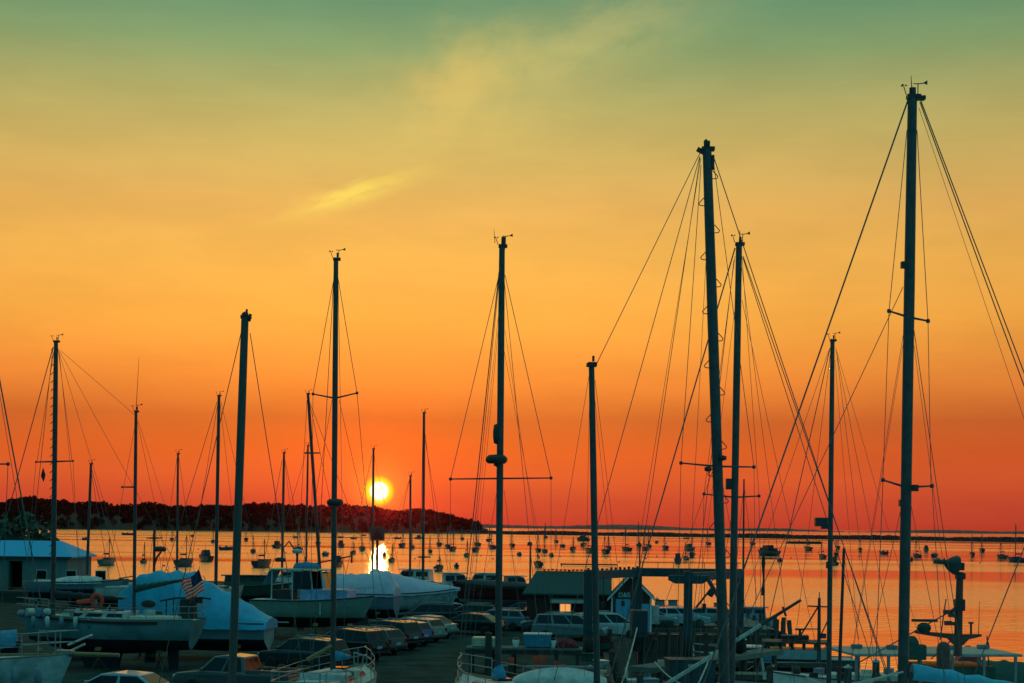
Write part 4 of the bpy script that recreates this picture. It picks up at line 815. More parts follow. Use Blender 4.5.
# blue shrink-wrapped boat
def blue_wrapped():
    d = 87; x = X(196, d); T, sp, zs = powerboat('large boat under a bright blue shrink-wrap tent behind the old ketch', x, d, 1.0, 176, 8.2, 3.1, 1.05, 'greyblue2', 'navy', house=False, name='wrapped_boat', cat='wrapped boat')
    def pr(t):                                                 # t=0 at the stern, which lies to the right
        return .12 + 2.55 * (min(1, max(0, t + .01) / .52) ** .85) * (1 - max(0, (t - .74) / .26) ** 2.2 * .62)
    part(wrap_mesh(sp, pr, n=34, m=16, seed=4, over=.14, skirt=.35), 'shrink_wrap', 'bluewrap', T)
    q = MB()
    for t in (.2, .45, .7): p = sp(t); q.path([Vector((p.x, s * (p.y + .17), p.z + (pr(t) * (1 - abs(s) ** 1.9) ** .9) + .02)) for s in (-1, -.8, -.5, -.2, 0)], .02, 5)
    part(q, 'tie_strap', 'navy', T)
    q = MB(); q.tube((-4.8, -1.75, .92), (1.5, -1.75, .98), .035, n=6); part(q, 'trailer_rail', 'steel', T)
    for xx, yy in ((-2.6, -1.4), (2.6, -1.4)): stand(x + xx, d + yy, .75, 'jack stand under the blue-wrapped boat')
M['greyblue2'] = mat('hull_pale_teal', (.30, .46, .50), .4, .15, 1.5)
blue_wrapped()
# ------------------------------------------------------------------ the old ketch with the flag
def ketch():
    d = 81; x = X(106, d); zwl = 1.35; T, sp, zs = sailboat('old white ketch with brown rail stripe and cluttered deck propped up in the yard', x, d, zwl, 170, 9.4, 3.0, 1.15, 'ketchhull', 'maroon', name='ketch', cat='ketch', rails=True)
    q = MB()
    for s in (-1, 1):
        rows = [[p + Vector((0, s * .035, -.02)), p + Vector((0, s * .03, -.16))] for p in rail(sp, .16, .99, -.04, .02, 16, s)]; q.grid(rows)
        q.grid([[b + Vector((0, -s * .02, 0)) for b in r] for r in rows])
    part(q, 'rubbing_strake', 'strake', T)
    zd = zwl + 1.15
    mo = mast(T, (56, 342), (53, 606), d, 4.9, zd, [(36, 462, 73, 461)], 'vane', steps=False)
    q = MB(); fo = W(56, 342, d); ft = W(53.6, 555, d)
    for i in range(26): c = ft.lerp(fo, i / 26); q.tube(c + Vector((-.24, 0, 0)), c + Vector((-.12, 0, .12)), .02, n=5)
    part(q, 'mast_hoops', 'darkspar', mo, world=True)
    mz = mast(T, (136, 412), (134, 612), d, 3.4, zd, [(122, 487, 137, 487)], 'vane', ant=(139, 357))
    stays(T, d, zd, [(53, 347, 14, 490, .9, 1, 0), (53, 347, 33, 497, .6, 1, 1.2), (54, 350, 37, 462, .5, 0), (58, 348, 72, 461, .5, 0), (59, 350, 78, 505, .4, 1, -1.2), (59, 352, 100, 500, .4, 1, 1.2), (60, 350, 135, 415, .4, 0), (60, 352, 122, 470, .4, 1, 1.2),
                      (137, 420, 152, 500, .4, 1, 1.1), (138, 420, 165, 500, .35, 1, -1.1), (136, 420, 118, 505, .4, 1, 1.2), (36, 462, 31, 520, .4, 1), (73, 461, 76, 520, .4, 1)])
    q = MB(); p = W(43, 474, d); q.add([p + Vector(v) for v in ((0, 0, .35), (-.12, .02, -.1), (.04, 0, -.42), (.14, -.02, -.05))], [(0, 1, 2, 3), (3, 2, 1, 0)]); part(q, 'pennant', 'darkcanvas', mo, world=True)
    boom(T, W(134.5, 591, d), W(184, 579, d), .07, 'greencanvas', 'wood')
    boom(T, W(54, 596, d), W(126, 598, d), .08, 'darkcanvas', 'wood')
    for px, w_, m in ((72, .55, 'grey'), (88, .4, 'pale'), (110, .8, 'greyblue'), (30, .5, 'pale'), (40, .35, 'canvas'), (120, .5, 'darkspar'), (150, .6, 'pale')):
        p = W(px, 612, d); q = MB(); q.box((p.x, d + random.uniform(-.5, .3), zd + .25), (w_, .5, .4), taper=.85); part(q, 'deck_locker', m, T, world=True, bevel=.06)
    rg = random.Random(31)
    for k in range(16):  # deck clutter; its pale pieces also added as specks of highlight
        p = W(rg.uniform(24, 160), 612, d); q = MB(); yy = d + rg.uniform(-.9, .5); zz = zd + rg.uniform(.0, .15)
        if k % 3 == 0: q.lathe([(0, 0), (.16, .02), (.2, .18), (.12, .34), (0, .36)], (p.x, yy, zz), n=9)
        elif k % 3 == 1: q.box((p.x, yy, zz + .12), (rg.uniform(.25, .7), .3, rg.uniform(.14, .4)), Matrix.Rotation(rg.uniform(-.5, .5), 3, 'Z'), taper=.8)
        else: q.tube((p.x, yy, zz + .05), (p.x + rg.uniform(-.5, .5), yy, zz + rg.uniform(.3, .9)), .035, n=6)
        part(q, 'deck_gear', rg.choice(['white', 'pale', 'grey', 'cream', 'darkspar', 'greyblue', 'black']), T, world=True, bevel=0)
    for k in range(6):
        p = W(36 + k * 14, 612, d - .9); q = MB(); q.lathe([(0, -.3), (.1, -.26), (.12, 0), (.1, .26), (0, .3)], (p.x, d - 1.35, zd - .15), n=10); part(q, 'fender', 'white' if k % 2 else 'greyblue', T, world=True)
    q = MB(); q.lathe([(0, -.09), (.34, -.08), (.38, 0), (.34, .08), (0, .09)], W(148.5, 604, d), (0, 1, .15), 18, sq=(1, .55)); part(q, 'wind_generator', 'darkspar', T, world=True)
    q = MB()
    for px, y0, y1 in ((166, 626, 600), (173, 626, 599), (182, 626, 598), (190, 624, 600)): q.tube(W(px, y0, d), W(px + .5, y1, d), .035, n=6)
    q.path([W(160, 601, d), W(176, 598, d), W(204, 598, d), W(211, 599, d)], .05, 6); part(q, 'stern_arch', 'darkspar', T, world=True)
    q = MB(); q.box(W(188, 612, d), (.85, 1.2, 1.35), taper=.8); part(q, 'companionway_hood', 'darkcanvas', T, world=True, bevel=.1)
    for px in (197, 201): q = MB(); q.box(W(px, 600, d), (.16, .3, .34)); part(q, 'outboard', 'darkspar', T, world=True, bevel=.04)
    for xx, yy in ((-3, -.9), (0, -1.25), (3, -1.0)): stand(x + xx, d + yy, .9 if xx else 1.0, 'jack stand under the old ketch')
    # ensign on its staff
    Fg = thing('flag', 'striped ensign with dark blue canton drooping from a leaning staff', 'flag', tuple(W(196, 598, d - .6)))
    dd = d - .6; q = MB(); q.tube(W(190, 604, dd), W(199.6, 566.5, dd), .022, .016, 6); part(q, 'staff', 'wood', Fg, world=True)
    A, Bq, Cq, Dq = W(199, 569, dd), W(203.5, 590, dd), W(178.5, 581, dd), W(187, 599.5, dd); ns, nc = 26, 24; rows = []
    for i in range(ns + 1):
        v = i / ns; row = []
        for j in range(nc + 1):
            u = j / nc; p = A.lerp(Bq, v).lerp(Cq.lerp(Dq, v), u); sgv = Vector((.05 * math.sin(u * 7 + v * 2), .13 * math.sin(u * 8.0 + v * 2.2) * (.25 + u), -.12 * math.sin(u * math.pi) + .03 * math.sin(u * 11))); row.append(p + sgv)
        rows.append(row)
    q = MB(); q.grid(rows, mfun=lambda i, j: 2 if (i < 14 and j < 10) else (0 if (i // 2) % 2 == 0 else 1)); part(q, 'ensign', ['flagred', 'flagwhite', 'flagblue'], Fg, world=True)
    q = MB(); p = W(83, 601.5, d - 1.1); q.tube(W(77, 602, d - 1.1), W(92, 600.5, d - 1.1), .10, .12, 10); part_o = q.build('rolled_sail_bag', 'orange'); tag(part_o, 'rolled orange sail bag lying on the deck of the old ketch', 'sail bag')
    q = MB(); rg = []; c = W(97, 600.5, d - 1.15)
    for i in range(17): a = -.9 + 5.0 * i / 16; rg.append(c + Vector((.26 * math.cos(a), 0, .30 * math.sin(a))))
    q.path(rg, .10, 8); tag(q.build('horseshoe_buoy', 'orange'), 'orange horseshoe lifebuoy hanging on the rail of the old ketch', 'lifebuoy')
M['ketchhull'] = mat('ketch_hull', (.19, .31, .33), .4, .25, 1.0); M['strake'] = mat('brown_strake', (.10, .025, .02), .6, .35)
ketch()
# ------------------------------------------------------------------ near boats on stands
def near_left():
    d = 46; zwl = 2.3; x = X(75, d) - 4.35; T, sp, zs = sailboat('white sloop at the lower left corner with its bow rail and tan bowsprit', x, d, zwl, -6, 9.0, 2.9, 1.05, 'pale', 'navy')
    tip = sp(1); q = MB(); q.tube((tip.x - .5, 0, tip.z), (tip.x + 1.35, 0, tip.z + .0), .085, .06, 8); part(q, 'bowsprit', 'wood', T)
    q = MB(); q.box((tip.x - .25, 0, tip.z + .06), (.5, .26, .12)); part(q, 'anchor_roller', 'steel', T, bevel=.02)
    for px, py, px2, py2 in ((68, 645, 92, 635), (66, 653, 85, 644)): q = MB(); q.tube(W(px, py, d), W(px2, py2, d), .035, n=6); part(q, 'bow_ladder', 'white', T, world=True)
    zd = zwl + 1.1; foot = W(-24, 640, d); mast(T, (-25, 300), (-27, 640), d, 9, zd, [(-62, 464, 8, 464)])
    stays(T, d, zd, [(-6, 350, 20, 490, 1.5, 1), (-6, 360, 14, 480, .6, 1), (8, 464, 4, 560, .7, 1)])
    q = MB(); q.lathe([(.35, -.08), (.35, .08)], W(20, 668, d - 1.45), (0, 1, 0), 14); 
    for k in range(3): q2 = MB(); p = W(8 + k * 22, 672, d); q2.lathe([(0, -.28), (.1, -.22), (.12, 0), (.1, .22), (0, .28)], Vector((p.x, d - 1.38, zwl + .75)), n=10); part(q2, 'fender', 'greyblue', T, world=True)
near_left()
def edge_boat():
    d = 60; T, sp, zs = powerboat('boat under blue canvas cut by the left edge of the picture', X(-48, d), d, 1.2, 4, 5.2, 2.2, 1.3, 'black', 'navy', house=False, name='covered_boat', cat='covered boat')
    part(wrap_mesh(sp, lambda t: 1.1 * (1 - .6 * t), xs=(.02, .97), seed=9, over=.08), 'cover', 'canvas', T)
edge_boat()
def pole_mast_boat():
    d = 47; zwl = 1.0; T, sp, zs = sailboat('sloop below the picture edge carrying the thick bare wooden pole mast', X(232, d), d, zwl, 60, 8.2, 2.7, 1.0, 'green', 'navy', rails=False)
    zd = zwl + .9; mo = mast(T, (245, 318), (232, 683), d, 8.2, zd, (), 'none', m='timberspar', taper=.9)
    q = MB(); a = W(245, 318, d); q.lathe([(0, 0), (.10, .02), (.10, .14), (0, .2)], a, n=8); q.tube(a + Vector((.12, 0, -.1)), a + Vector((.16, 0, .12)), .05, n=6); part(q, 'mast_light', 'darkspar', mo, world=True)
    stays(T, d, zd, [(241, 333, 199, 502, .9, 1, .8), (250, 333, 277, 495, .9, 1, -.8)])
M['timberspar'] = mat('grey_timber_spar', (.085, .085, .075), .6, .3, 3, stretch=(4, 4, .5))
pole_mast_boat()
def wood_boom_boat():
    d = 57; zwl = .75; x = X(331, d); T, sp, zs = sailboat('cream-decked sloop with varnished boom and blue sail cover', x + .15, d, zwl, 80, 8.6, 2.8, 1.05, 'white', 'navy')
    zd = zwl + 1.25; mo = mast(T, (336, 260), (333, 672), d, 5.6, zd, [(313, 394, 357, 393, 398)], 'vane')
    q = MB(); q.box(W(335, 505, d), (.5, .3, .12)); part(q, 'radar_bracket', 'alu', mo, world=True); radome(mo, W(335, 502, d), .30, 'darkspar')
    stays(T, d, zd, [(334, 278, 313, 394, .7, 0), (338, 278, 357, 393, .7, 0), (313, 394, 312, 500, .5, 1), (357, 393, 364, 475, .6, 1), (334, 272, 320, 480, .7, 1, 1.5), (338, 272, 344, 480, .5, 1, -1.5), (339, 400, 362, 500, .5, 1), (332, 400, 315, 500, .5, 1), (335, 270, 328, 480, .5, 1, 3)])
    boom(T, W(307, 660, d - .5), W(332, 646, d - .2), .075, None, 'wood'); boom(T, W(335, 659, d), W(351, 656, d), .07, 'canvas', 'wood')
    q = MB()
    q.path([W(354, 652.5, d), W(363.5, 655.5, d), W(362, 666, d), W(358, 667.5, d), W(354, 662, d), W(354, 652.5, d)], .032, 6); part(q, 'stern_gate', 'steel', T, world=True)
    rd = random.Random(21)
    for k in range(11):
        p = W(rd.uniform(318, 366), rd.uniform(672, 680), d - rd.uniform(0, 1)); q = MB(); q.box(p, (rd.uniform(.2, .5), .3, rd.uniform(.1, .3)), Matrix.Rotation(rd.uniform(-.5, .5), 3, 'Z')); part(q, 'deck_gear', rd.choice(['white', 'pale', 'grey', 'cream', 'greyblue']), T, world=True, bevel=.04)
wood_boom_boat()
def radar_sloop():
    d = 52; zwl = 1.0; hd = 112; T, sp, zs = sailboat('white sloop with a radar dome and reflector on its tall slim mast', X(498, d) + .55, d - 1.2, zwl, hd, 9.6, 3.0, 1.05, 'white', 'navy')
    zd = zwl + 1.25; mo = mast(T, (502, 247), (498, 683), d, 7.0, zd, [(450.5, 479, 551, 478)], 'vane')
    q = MB(); q.tube(W(495, 243, d), W(494, 229, d), .012, .006, 5); q.tube(W(503, 250, d), W(503.5, 237, d), .07, n=6); part(q, 'antenna', 'darkspar', mo, world=True)
    radome(mo, W(496.5, 459, d), .36, 'darkspar'); q = MB(); q.lathe([(0, -.34), (.1, -.3), (.13, -.1), (.13, .12), (.1, .3), (0, .34)], W(497, 434, d), n=12); part(q, 'radar_reflector', 'darkspar', mo, world=True)
    q = MB(); q.path([W(498, 466, d), W(494, 464, d)], .05, 6); part(q, 'radar_bracket', 'alu', mo, world=True)
    stays(T, d, zd, [(499, 275, 450.5, 479, .7, 0), (505, 275, 551, 478, .7, 0), (450.5, 479, 450, 600, .5, 1), (551, 478, 551, 560, .5, 1), (499, 272, 478, 460, 1.1, 1, 3.4), (499, 280, 473, 530, .7, 1, 3.2), (500, 300, 481, 480, .4, 1, 1), (500, 310, 484, 480, .4, 1, .5),
                      (504, 278, 523, 480, .6, 1, -4), (505, 330, 530, 500, .4, 1, -1), (504, 490, 513, 560, .45, 1), (497, 490, 486, 560, .45, 1), (504, 350, 535, 520, .4, 1, -1)])
    q = MB(); a = W(499, 676, d); q.lathe([(0, -.5), (.30, -.45), (.24, 0), (.13, .35), (0, .5)], a, n=10, sq=(1, .9)); part(q, 'mast_coat', 'canvas', mo, world=True)
    # hooded dinghy upside down on the after deck
    q = MB(); rows = []; c = W(560, 684, 46.5)
    for i in range(13):
        t = i / 12; r = .62 * max(.05, math.sin(math.pi * (.06 + .88 * t)) ** .6); rows.append([c + Vector((-1.35 + 2.7 * t, r * math.cos(k * math.pi / 8) * 1.2, .50 * (r / .62) * math.sin(k * math.pi / 8))) for k in range(9)])
    D = thing('dinghy', 'white upturned dinghy on the deck of the radar-mast sloop', 'dinghy', tuple(c)); q.grid(rows); part(q, 'hull', 'pale', D, world=True)
    q = MB(); q.tube(c + Vector((-1.0, 0, .50)), c + Vector((1.1, 0, .50)), .04, n=6); part(q, 'keel_strip', 'grey', D, world=True)
radar_sloop()
# ------------------------------------------------------------------ the three big rigs in the slips on the right: hulls lie below the picture edge
def mizzen_ketch():
    d = 45; zd = -.2; zwl = WZ; x = X(722, d); T, sp, zs = sailboat('large ketch with a stepped leaning main mast and plain mizzen joined by a wire', x, d, zwl, 0, 11.6, 3.5, 1.25, 'navy', 'white', keel=True, name='ketch', cat='ketch')
    mo = mast(T, (707, 150), (724.5, 683), d, 10.6, zd, [(681, 463, 754, 467, 466)], 'none', steps=True)
    q = MB(); a = W(707, 150, d); q.box(a + Vector((-.12, 0, -.06)), (.36, .2, .09), Matrix.Rotation(.5, 3, 'Y')); q.lathe([(0, .0), (.06, .05), (.07, .2), (0, .27)], a + Vector((-.03, 0, .05)), n=8); q.box(a + Vector((.17, 0, -.35)), (.07, .15, .4)); part(q, 'mast_light', 'darkspar', mo, world=True)
    for px, py in ((708, 469), (723, 458)): q = MB(); q.lathe([(0, -.08), (.1, -.05), (.1, .05), (0, .08)], W(px, py, d - .2), n=8); part(q, 'deck_light', 'darkspar', mo, world=True)
    mz = mast(T, (591.5, 365), (597, 683), d, 6.8, zd, (), 'none', cap=10)
    stays(T, d, zd, [(700, 153, 597, 363, .8, 0), (700, 156, 608, 490, .8, 1, 1), (700, 158, 649, 523, .7, 1, 1.5), (701, 158, 644, 530, .5, 1, 1.7), (701, 165, 681, 463, .7, 0), (681, 463, 680, 600, .6, 1, 1.2), (714, 165, 754, 467, .7, 0), (754, 467, 753, 600, .5, 1, -1.2), (714, 158, 845, 550, 1.0, 1),
                      (713, 470, 668, 600, .5, 1, 1), (706, 260, 690, 520, .5, 1, -1.3), (720, 470, 742, 600, .5, 1, -1),
                      (590, 370, 567, 510, .5, 1, 1), (590, 370, 588, 520, .4, 1, 1.4), (595, 380, 610, 510, .5, 1, -1), (595, 400, 606, 520, .4, 1, -1.3)])
mizzen_ketch()
def cutter():
    d = 51.5; zd = -.25; T, sp, zs = sailboat('sloop with a clean mast and double wind vanes next to the stepped mast', X(752, d), d, WZ, 180, 10.8, 3.3, 1.2, 'white', 'navy', keel=True)
    mo = mast(T, (739, 245), (731.5, 683), d, 7.2, zd, [(704, 494, 759, 496, 497)], 'vane', ant=(740, 230))
    q = MB(); q.box(W(729, 484, d), (.2, .2, .35)); part(q, 'deck_light', 'darkspar', mo, world=True)
    stays(T, d, zd, [(735, 248, 653, 529, 1.4, 1), (735, 256, 704, 494, .5, 0), (742, 256, 759, 496, .5, 0), (704, 494, 703, 600, .5, 1, 1), (759, 496, 759, 600, .5, 1, -1), (743, 256, 826, 495, .9, 1), (743, 258, 800, 432, .8, 1, .6), (734, 260, 725, 345, .7, 1, 1.2), (742, 300, 770, 440, .5, 1, -1.2), (741, 262, 765, 440, .5, 1, .8), (734, 500, 717, 620, .5, 1, 1), (736, 300, 716, 470, .4, 1, .9)])
cutter()
def tall_sloop():
    d = 39.5; zd = -.3; T, sp, zs = sailboat('big sloop with the tallest thick mast and a blue sail cover on its boom', X(935, d), d, WZ, 180, 13.8, 4.0, 1.3, 'white', 'navy', keel=True)
    mo = mast(T, (912.4, 98), (903, 683), d, 10.8, zd, [(889, 311, 928, 321, 317), (883, 480, 932, 486, 487)], 'vane', ant=(911, 76))
    q = MB(); a = W(912.4, 98, d); q.box(a + Vector((.10, 0, .0)), (.42, .2, .09)); q.tube(a + Vector((.0, 0, 0)), a + Vector((0, 0, .25)), .08, n=8); part(q, 'crane', 'darkspar', mo, world=True)
    for px, py in ((902, 503), (915, 488), (904, 265)): q = MB(); q.box(W(px, py, d - .25), (.14, .16, .16)); part(q, 'deck_light', 'darkspar', mo, world=True)
    stays(T, d, zd, [(908, 100, 790, 437, 1.7, 1), (921, 101, 1014, 340, 1.2, 1, .5), (920, 102, 1005, 340, 1.2, 1, -.5), (919, 108, 993, 340, .5, 1, -1), (907, 130, 889, 311, .8, 0), (917, 130, 928, 321, .8, 0), (889, 311, 883, 480, .7, 0), (928, 321, 931, 486, .7, 0), (883, 480, 882, 600, .8, 1, 1.2), (932, 486, 935, 600, .7, 1, -1.2),
                      (903, 287, 833, 436, .8, 1), (904, 330, 884, 475, .5, 1, 1.3), (914, 330, 934, 500, .8, 1, -1.3), (914, 345, 938, 560, .5, 1, -1), (903, 500, 884, 600, .6, 1, 1.2), (910, 500, 929, 620, .6, 1, -1.4), (903, 345, 872, 560, .45, 1, 1)])
    bo = boom(T, W(908, 675, d), W(1110, 702, d - .4), .10, 'bluecover', 'alu')
    q = MB(); q.tube(W(903, 672, d - .22), W(820, 692, d - 1.0), .03, n=6); part(q, 'spinnaker_sheet', 'rope', T, world=True)
M['bluecover'] = mat('sky_blue_canvas', (.08, .46, .66), .8, .15, 5, bump=.3)
tall_sloop()
def radar_yawl():
    d = 72; zd = -.4; T, sp, zs = sailboat('dark sloop with a box radar low on its slim mast between the big rigs', X(826, d), d, WZ, 180, 9.2, 2.9, 1.1, 'navy', 'white', keel=True)
    mo = mast(T, (832.5, 341), (829, 665), d, 5.0, zd, (), 'vane')
    q = MB(); q.box(W(822, 522, d), (.62, .5, .40)); part(q, 'radar_box', 'darkspar', mo, world=True, bevel=.05); q = MB(); q.box(W(824.5, 527.5, d), (.3, .3, .14)); part(q, 'radar_bracket', 'alu', mo, world=True)
    q = MB(); q.box(W(828, 565, d - .2), (.16, .2, .3)); part(q, 'deck_light', 'darkspar', mo, world=True)
    stays(T, d, zd, [(830, 348, 796, 500, .9, 1), (829, 350, 775, 510, .5, 1), (831, 348, 812, 520, .5, 1, 1), (836, 348, 853, 505, .5, 1, -1), (836, 350, 868, 515, .5, 1), (837, 352, 884, 515, .4, 1), (835, 360, 846, 520, .4, 1, -1)])
radar_yawl()
M['farhull'] = mat('dull_grey_hull', (.045, .05, .05), .6, .3)
# ------------------------------------------------------------------ right-hand basin
def small_spar_boat():
    d = 68; T, sp, zs = powerboat('small open workboat with a single thin pole mast in the basin', X(846, d), d + 1, WZ, 170, 6, 2.2, .8, 'grey', 'navy', house=False, name='workboat', cat='workboat')
    q = MB(); q.tube(along(W(844, 548, d), W(840, 655, d), WZ + .6), W(844, 548, d), .085, .06, 8); mo = part(q, 'mast', 'darkspar', T, world=True)
    q = MB(); q.tube(W(844, 556, d), W(859, 640, d), .012, n=5); part(q, 'stay', 'wire', T, world=True)
def fishing_boat():
    d = 102; x = X(799, d) - 1.6; T, sp, zs = powerboat('dark fishing boat with many wheelhouse windows and a gaff mast', x, d, WZ, 172, 10.2, 3.4, .85, 'farhull', 'navy', house=False, name='fishing_boat', cat='fishing boat', D=.8)
    z0 = zs(.4) - .05; hl, hw = 1.9, 1.25; xc = -1.6
    q = MB(); q.box((xc, 0, z0 + .31), (hl * 2, hw * 2, .62)); part(q, 'wheelhouse', 'greyblue2', T, bevel=.04)
    zt = z0 + 1.0
    for i in range(6):
        for s in (-1, 1): q = MB(); q.tube((xc - hl + .06 + i * (2 * hl - .12) / 5, s * (hw - .06), z0 + .60), (xc - hl + .06 + i * (2 * hl - .12) / 5, s * (hw - .08), zt), .06, n=6); part(q, 'window_post', 'darkspar', T)
    for y in (-.4, .4): q = MB(); q.tube((xc + hl - .06, y, z0 + .60), (xc + hl - .06, y, zt), .06, n=6); q.tube((xc - hl + .06, y, z0 + .60), (xc - hl + .06, y, zt), .06, n=6); part(q, 'window_post', 'darkspar', T)
    q = MB(); q.box((xc + .1, 0, zt + .05), (hl * 2 + .5, hw * 2 + .2, .12)); rf = part(q, 'roof', 'darkspar', T, bevel=.06)
    q = MB(); q.box((xc + .2, 0, zt + .33), (1.7, 1.3, .26)); q.tube((xc - .1, .2, zt + .45), (xc - .1, .2, zt + .8), .08, n=8); q.box((xc - .1, .2, zt + .85), (.6, .2, .1)); part(q, 'roof_gear', 'darkspar', rf)
    q = MB(); q.box((1.6, 0, z0 + .35), (2.3, 1.9, .8), taper=.85); part(q, 'trunk_cabin', 'white', T, bevel=.08); side_ports(T, .5, 2.7, .95, z0, .72, 2, .88, .1, .1, .5, zb=.4, zt=.8)
    q = MB(); q.path([Vector((sp(t).x, -(sp(t).y - .1), sp(t).z + .5)) for t in (.6, .75, .9, .99)], .02, 5); q.path([Vector((sp(t).x, (sp(t).y - .1), sp(t).z + .5)) for t in (.6, .75, .9, .99)], .02, 5); part(q, 'bow_rail', 'steel', T)
    dm = 99.5; q = MB(); q.tube(along(W(819.3, 598, dm), W(818.7, 690, dm), WZ + .8), W(819.3, 598, dm), .13, .09, 8); q.tube(W(819.3, 600, dm), W(819.4, 592, dm), .03, n=5); mo = part(q, 'mast', 'darkspar', T, world=True)
    q = MB(); q.tube(W(808, 606, dm), W(829, 607, dm), .05, n=6); q.tube(W(796, 643, dm), W(818, 607, dm), .05, n=6); q.tube(W(803, 629, dm), W(818, 629, dm), .04, n=6); part(q, 'gaff', 'darkspar', mo, world=True)
    q = MB(); q.tube(W(820, 637, dm), W(829, 618, dm), .04, n=6); q.box(W(823, 636, dm), (.35, .3, .3)); part(q, 'hauler', 'darkspar', mo, world=True)
    q = MB(); p = sp(1); q.tube((p.x - .15, 0, p.z - .3), (p.x + .02, 0, p.z + .55), .09, .06, 8); part(q, 'stem_post', 'pale', T)
def bow_boat():
    d = 83.6; T, sp, zs = powerboat('white open boat pointing its high bow towards the pier end', 17.75, d, WZ, 176, 9.0, 2.7, 1.25, 'white', 'navy', name='open_boat', cat='open boat', house=False)
    q = MB(); p = sp(1); q.tube((p.x - .10, 0, p.z - .5), (p.x + .10, 0, p.z + .62), .09, .06, 8); part(q, 'stem_post', 'pale', T)
    q = MB(); q.box((-1.0, 0, zs(.4) + .1), (4.2, 1.7, .3)); part(q, 'engine_hatch', 'deck', T, bevel=.05)
    for xx in (2.0, .6, -1.2): q = MB(); q.box((xx, 1.0, zs(.6) + .12), (.45, .12, .32)); part(q, 'fender_board', 'darkspar', T, bevel=.04)
    for k in range(5): q = MB(); q.box((-3.2 + k * 1.2, -.4 + .35 * (k % 3), zs(.3) + .35), (.5, .4, .3 + .1 * (k % 2)), Matrix.Rotation(k, 3, 'Z')); part(q, 'deck_box', ('pale', 'grey', 'cream', 'black', 'greyblue')[k], T, bevel=.04)
    q = MB(); q.lathe([(.0, 0), (.2, .02), (.22, .25), (.12, .4), (0, .42)], (2.8, .2, zs(.8)), n=12); part(q, 'capstan', 'darkspar', T)
fishing_boat(); bow_boat(); small_spar_boat()
def ferry():
    # long pale flat roof on posts, radar mast at its after end
    y0, y1 = 73.0, 82.0; x0, x1 = 15.6, 23.6; zr = 1.55; yc = (y0 + y1) / 2; xc = (x0 + x1) / 2
    T, sp, zs = powerboat('long workboat with a pale flat canopy roof on posts and a radar mast', xc, yc, WZ, 186, 12.5, 5.2, 1.2, 'green', 'black', house=False, name='work_vessel', cat='workboat', D=.9)
    q = MB(); q.box((-.3, 0, zr - WZ + .0), (8.2, 4.7, .13)); part(q, 'canopy_roof', 'roofpale', T, bevel=.04)
    for i in range(6):
        for s in (-1, 1): q = MB(); q.box((-4.1 + i * 1.55, s * 2.2, (zr - WZ + 1.1) / 2), (.12, .12, zr - WZ - 1.2)); part(q, 'roof_post', 'grey', T)
    q = MB(); q.box((-1.8, 0, 1.75), (3.2, 3.2, 1.6)); part(q, 'deckhouse', 'green', T, bevel=.05); side_ports(T, -3.2, -.4, 1.605, 1.0, 1.5, 4, 1, 0, 0, .4, zb=.45, zt=.8)
    for k in range(5): q = MB(); q.box((-3.8 + k * 1.6, -1.0 + .5 * (k % 2), zr - WZ + .17), (.5, .4, .2)); part(q, 'roof_vent', 'grey', T, bevel=.05)
    d = 75; P = lambda a, b: W(a, b, d)
    q = MB(); q.tube(along(P(960, 572), P(957.5, 660), zr), P(960, 572), .20, .16, 10); mo = part(q, 'radar_mast', 'rustmast', T, world=True)
    q = MB(); q.box(P(959.5, 605), (.45, .45, .55)); q.box(P(960.3, 576), (.42, .42, .3)); part(q, 'mast_collar', 'darkspar', mo, world=True, bevel=.05)
    q = MB(); q.lathe([(.14, -.1), (.44, .0), (.46, .12), (.30, .42), (.10, .62), (0, .64)], P(957.5, 565.5), (-1, -.1, .15), 18); hn = part(q, 'searchlight', 'liftblue2', mo, world=True)
    q = MB(); q.tube(P(946, 562), P(934, 561.5), .12, .10, 8); part(q, 'searchlight_horn', 'darkspar', hn, world=True)
    q = MB(); q.box(P(960, 566.5), (.36, .34, .36)); part(q, 'searchlight_bracket', 'darkspar', hn, world=True, bevel=.04)
    q = MB(); q.prism([(-2.05, .22), (-2.0, .10), (-.5, -.12), (-.2, -.42), (.2, -.42), (.45, -.15), (1.05, .0), (1.05, .10), (.2, .08), (-.6, .12)], .16); c = P(958.3, 636); q.v = [v + c for v in q.v]; part(q, 'crosstree', 'rustmast', mo, world=True)
    q = MB(); q.box(P(924.5, 620.5), (1.22, .16, .13)); rb = part(q, 'radar_scanner', 'darkspar', mo, world=True, bevel=.03)
    q = MB(); q.lathe([(0, -.2), (.26, -.18), (.34, -.02), (.30, .14), (.14, .24), (0, .26)], P(924, 628), n=14); part(q, 'radar_pedestal', 'liftblue2', rb, world=True)
    for a, b in (((958, 610), (947, 612)), ((958, 618), (952, 615)), ((957, 624), (948, 623))): q = MB(); q.tube(P(*a), P(*b), .09, .07, 8); q.box(P(b[0], b[1]), (.30, .3, .2)); part(q, 'mast_platform', 'rustmast', mo, world=True)
    q = MB(); q.tube(P(971, 635.5), P(971, 622.5), .05, n=6); q.lathe([(0, .0), (.13, .02), (.13, .09), (0, .1)], P(971, 624), n=10); part(q, 'gps_antenna', 'darkspar', mo, world=True)
    q = MB(); q.tube(P(978.5, 636), P(979.5, 602), .02, .01, 5); part(q, 'whip_antenna', 'darkspar', mo, world=True)
    for l in (((957, 606), (946, 614), (860, 662)), ((956, 636), (931, 659), (931, 659)), ((946, 599), (941, 634), (940, 640))):
        q = MB(); q.path([P(*p) for p in l], .032, 5); part(q, 'guy_wire', 'wire', T, world=True)
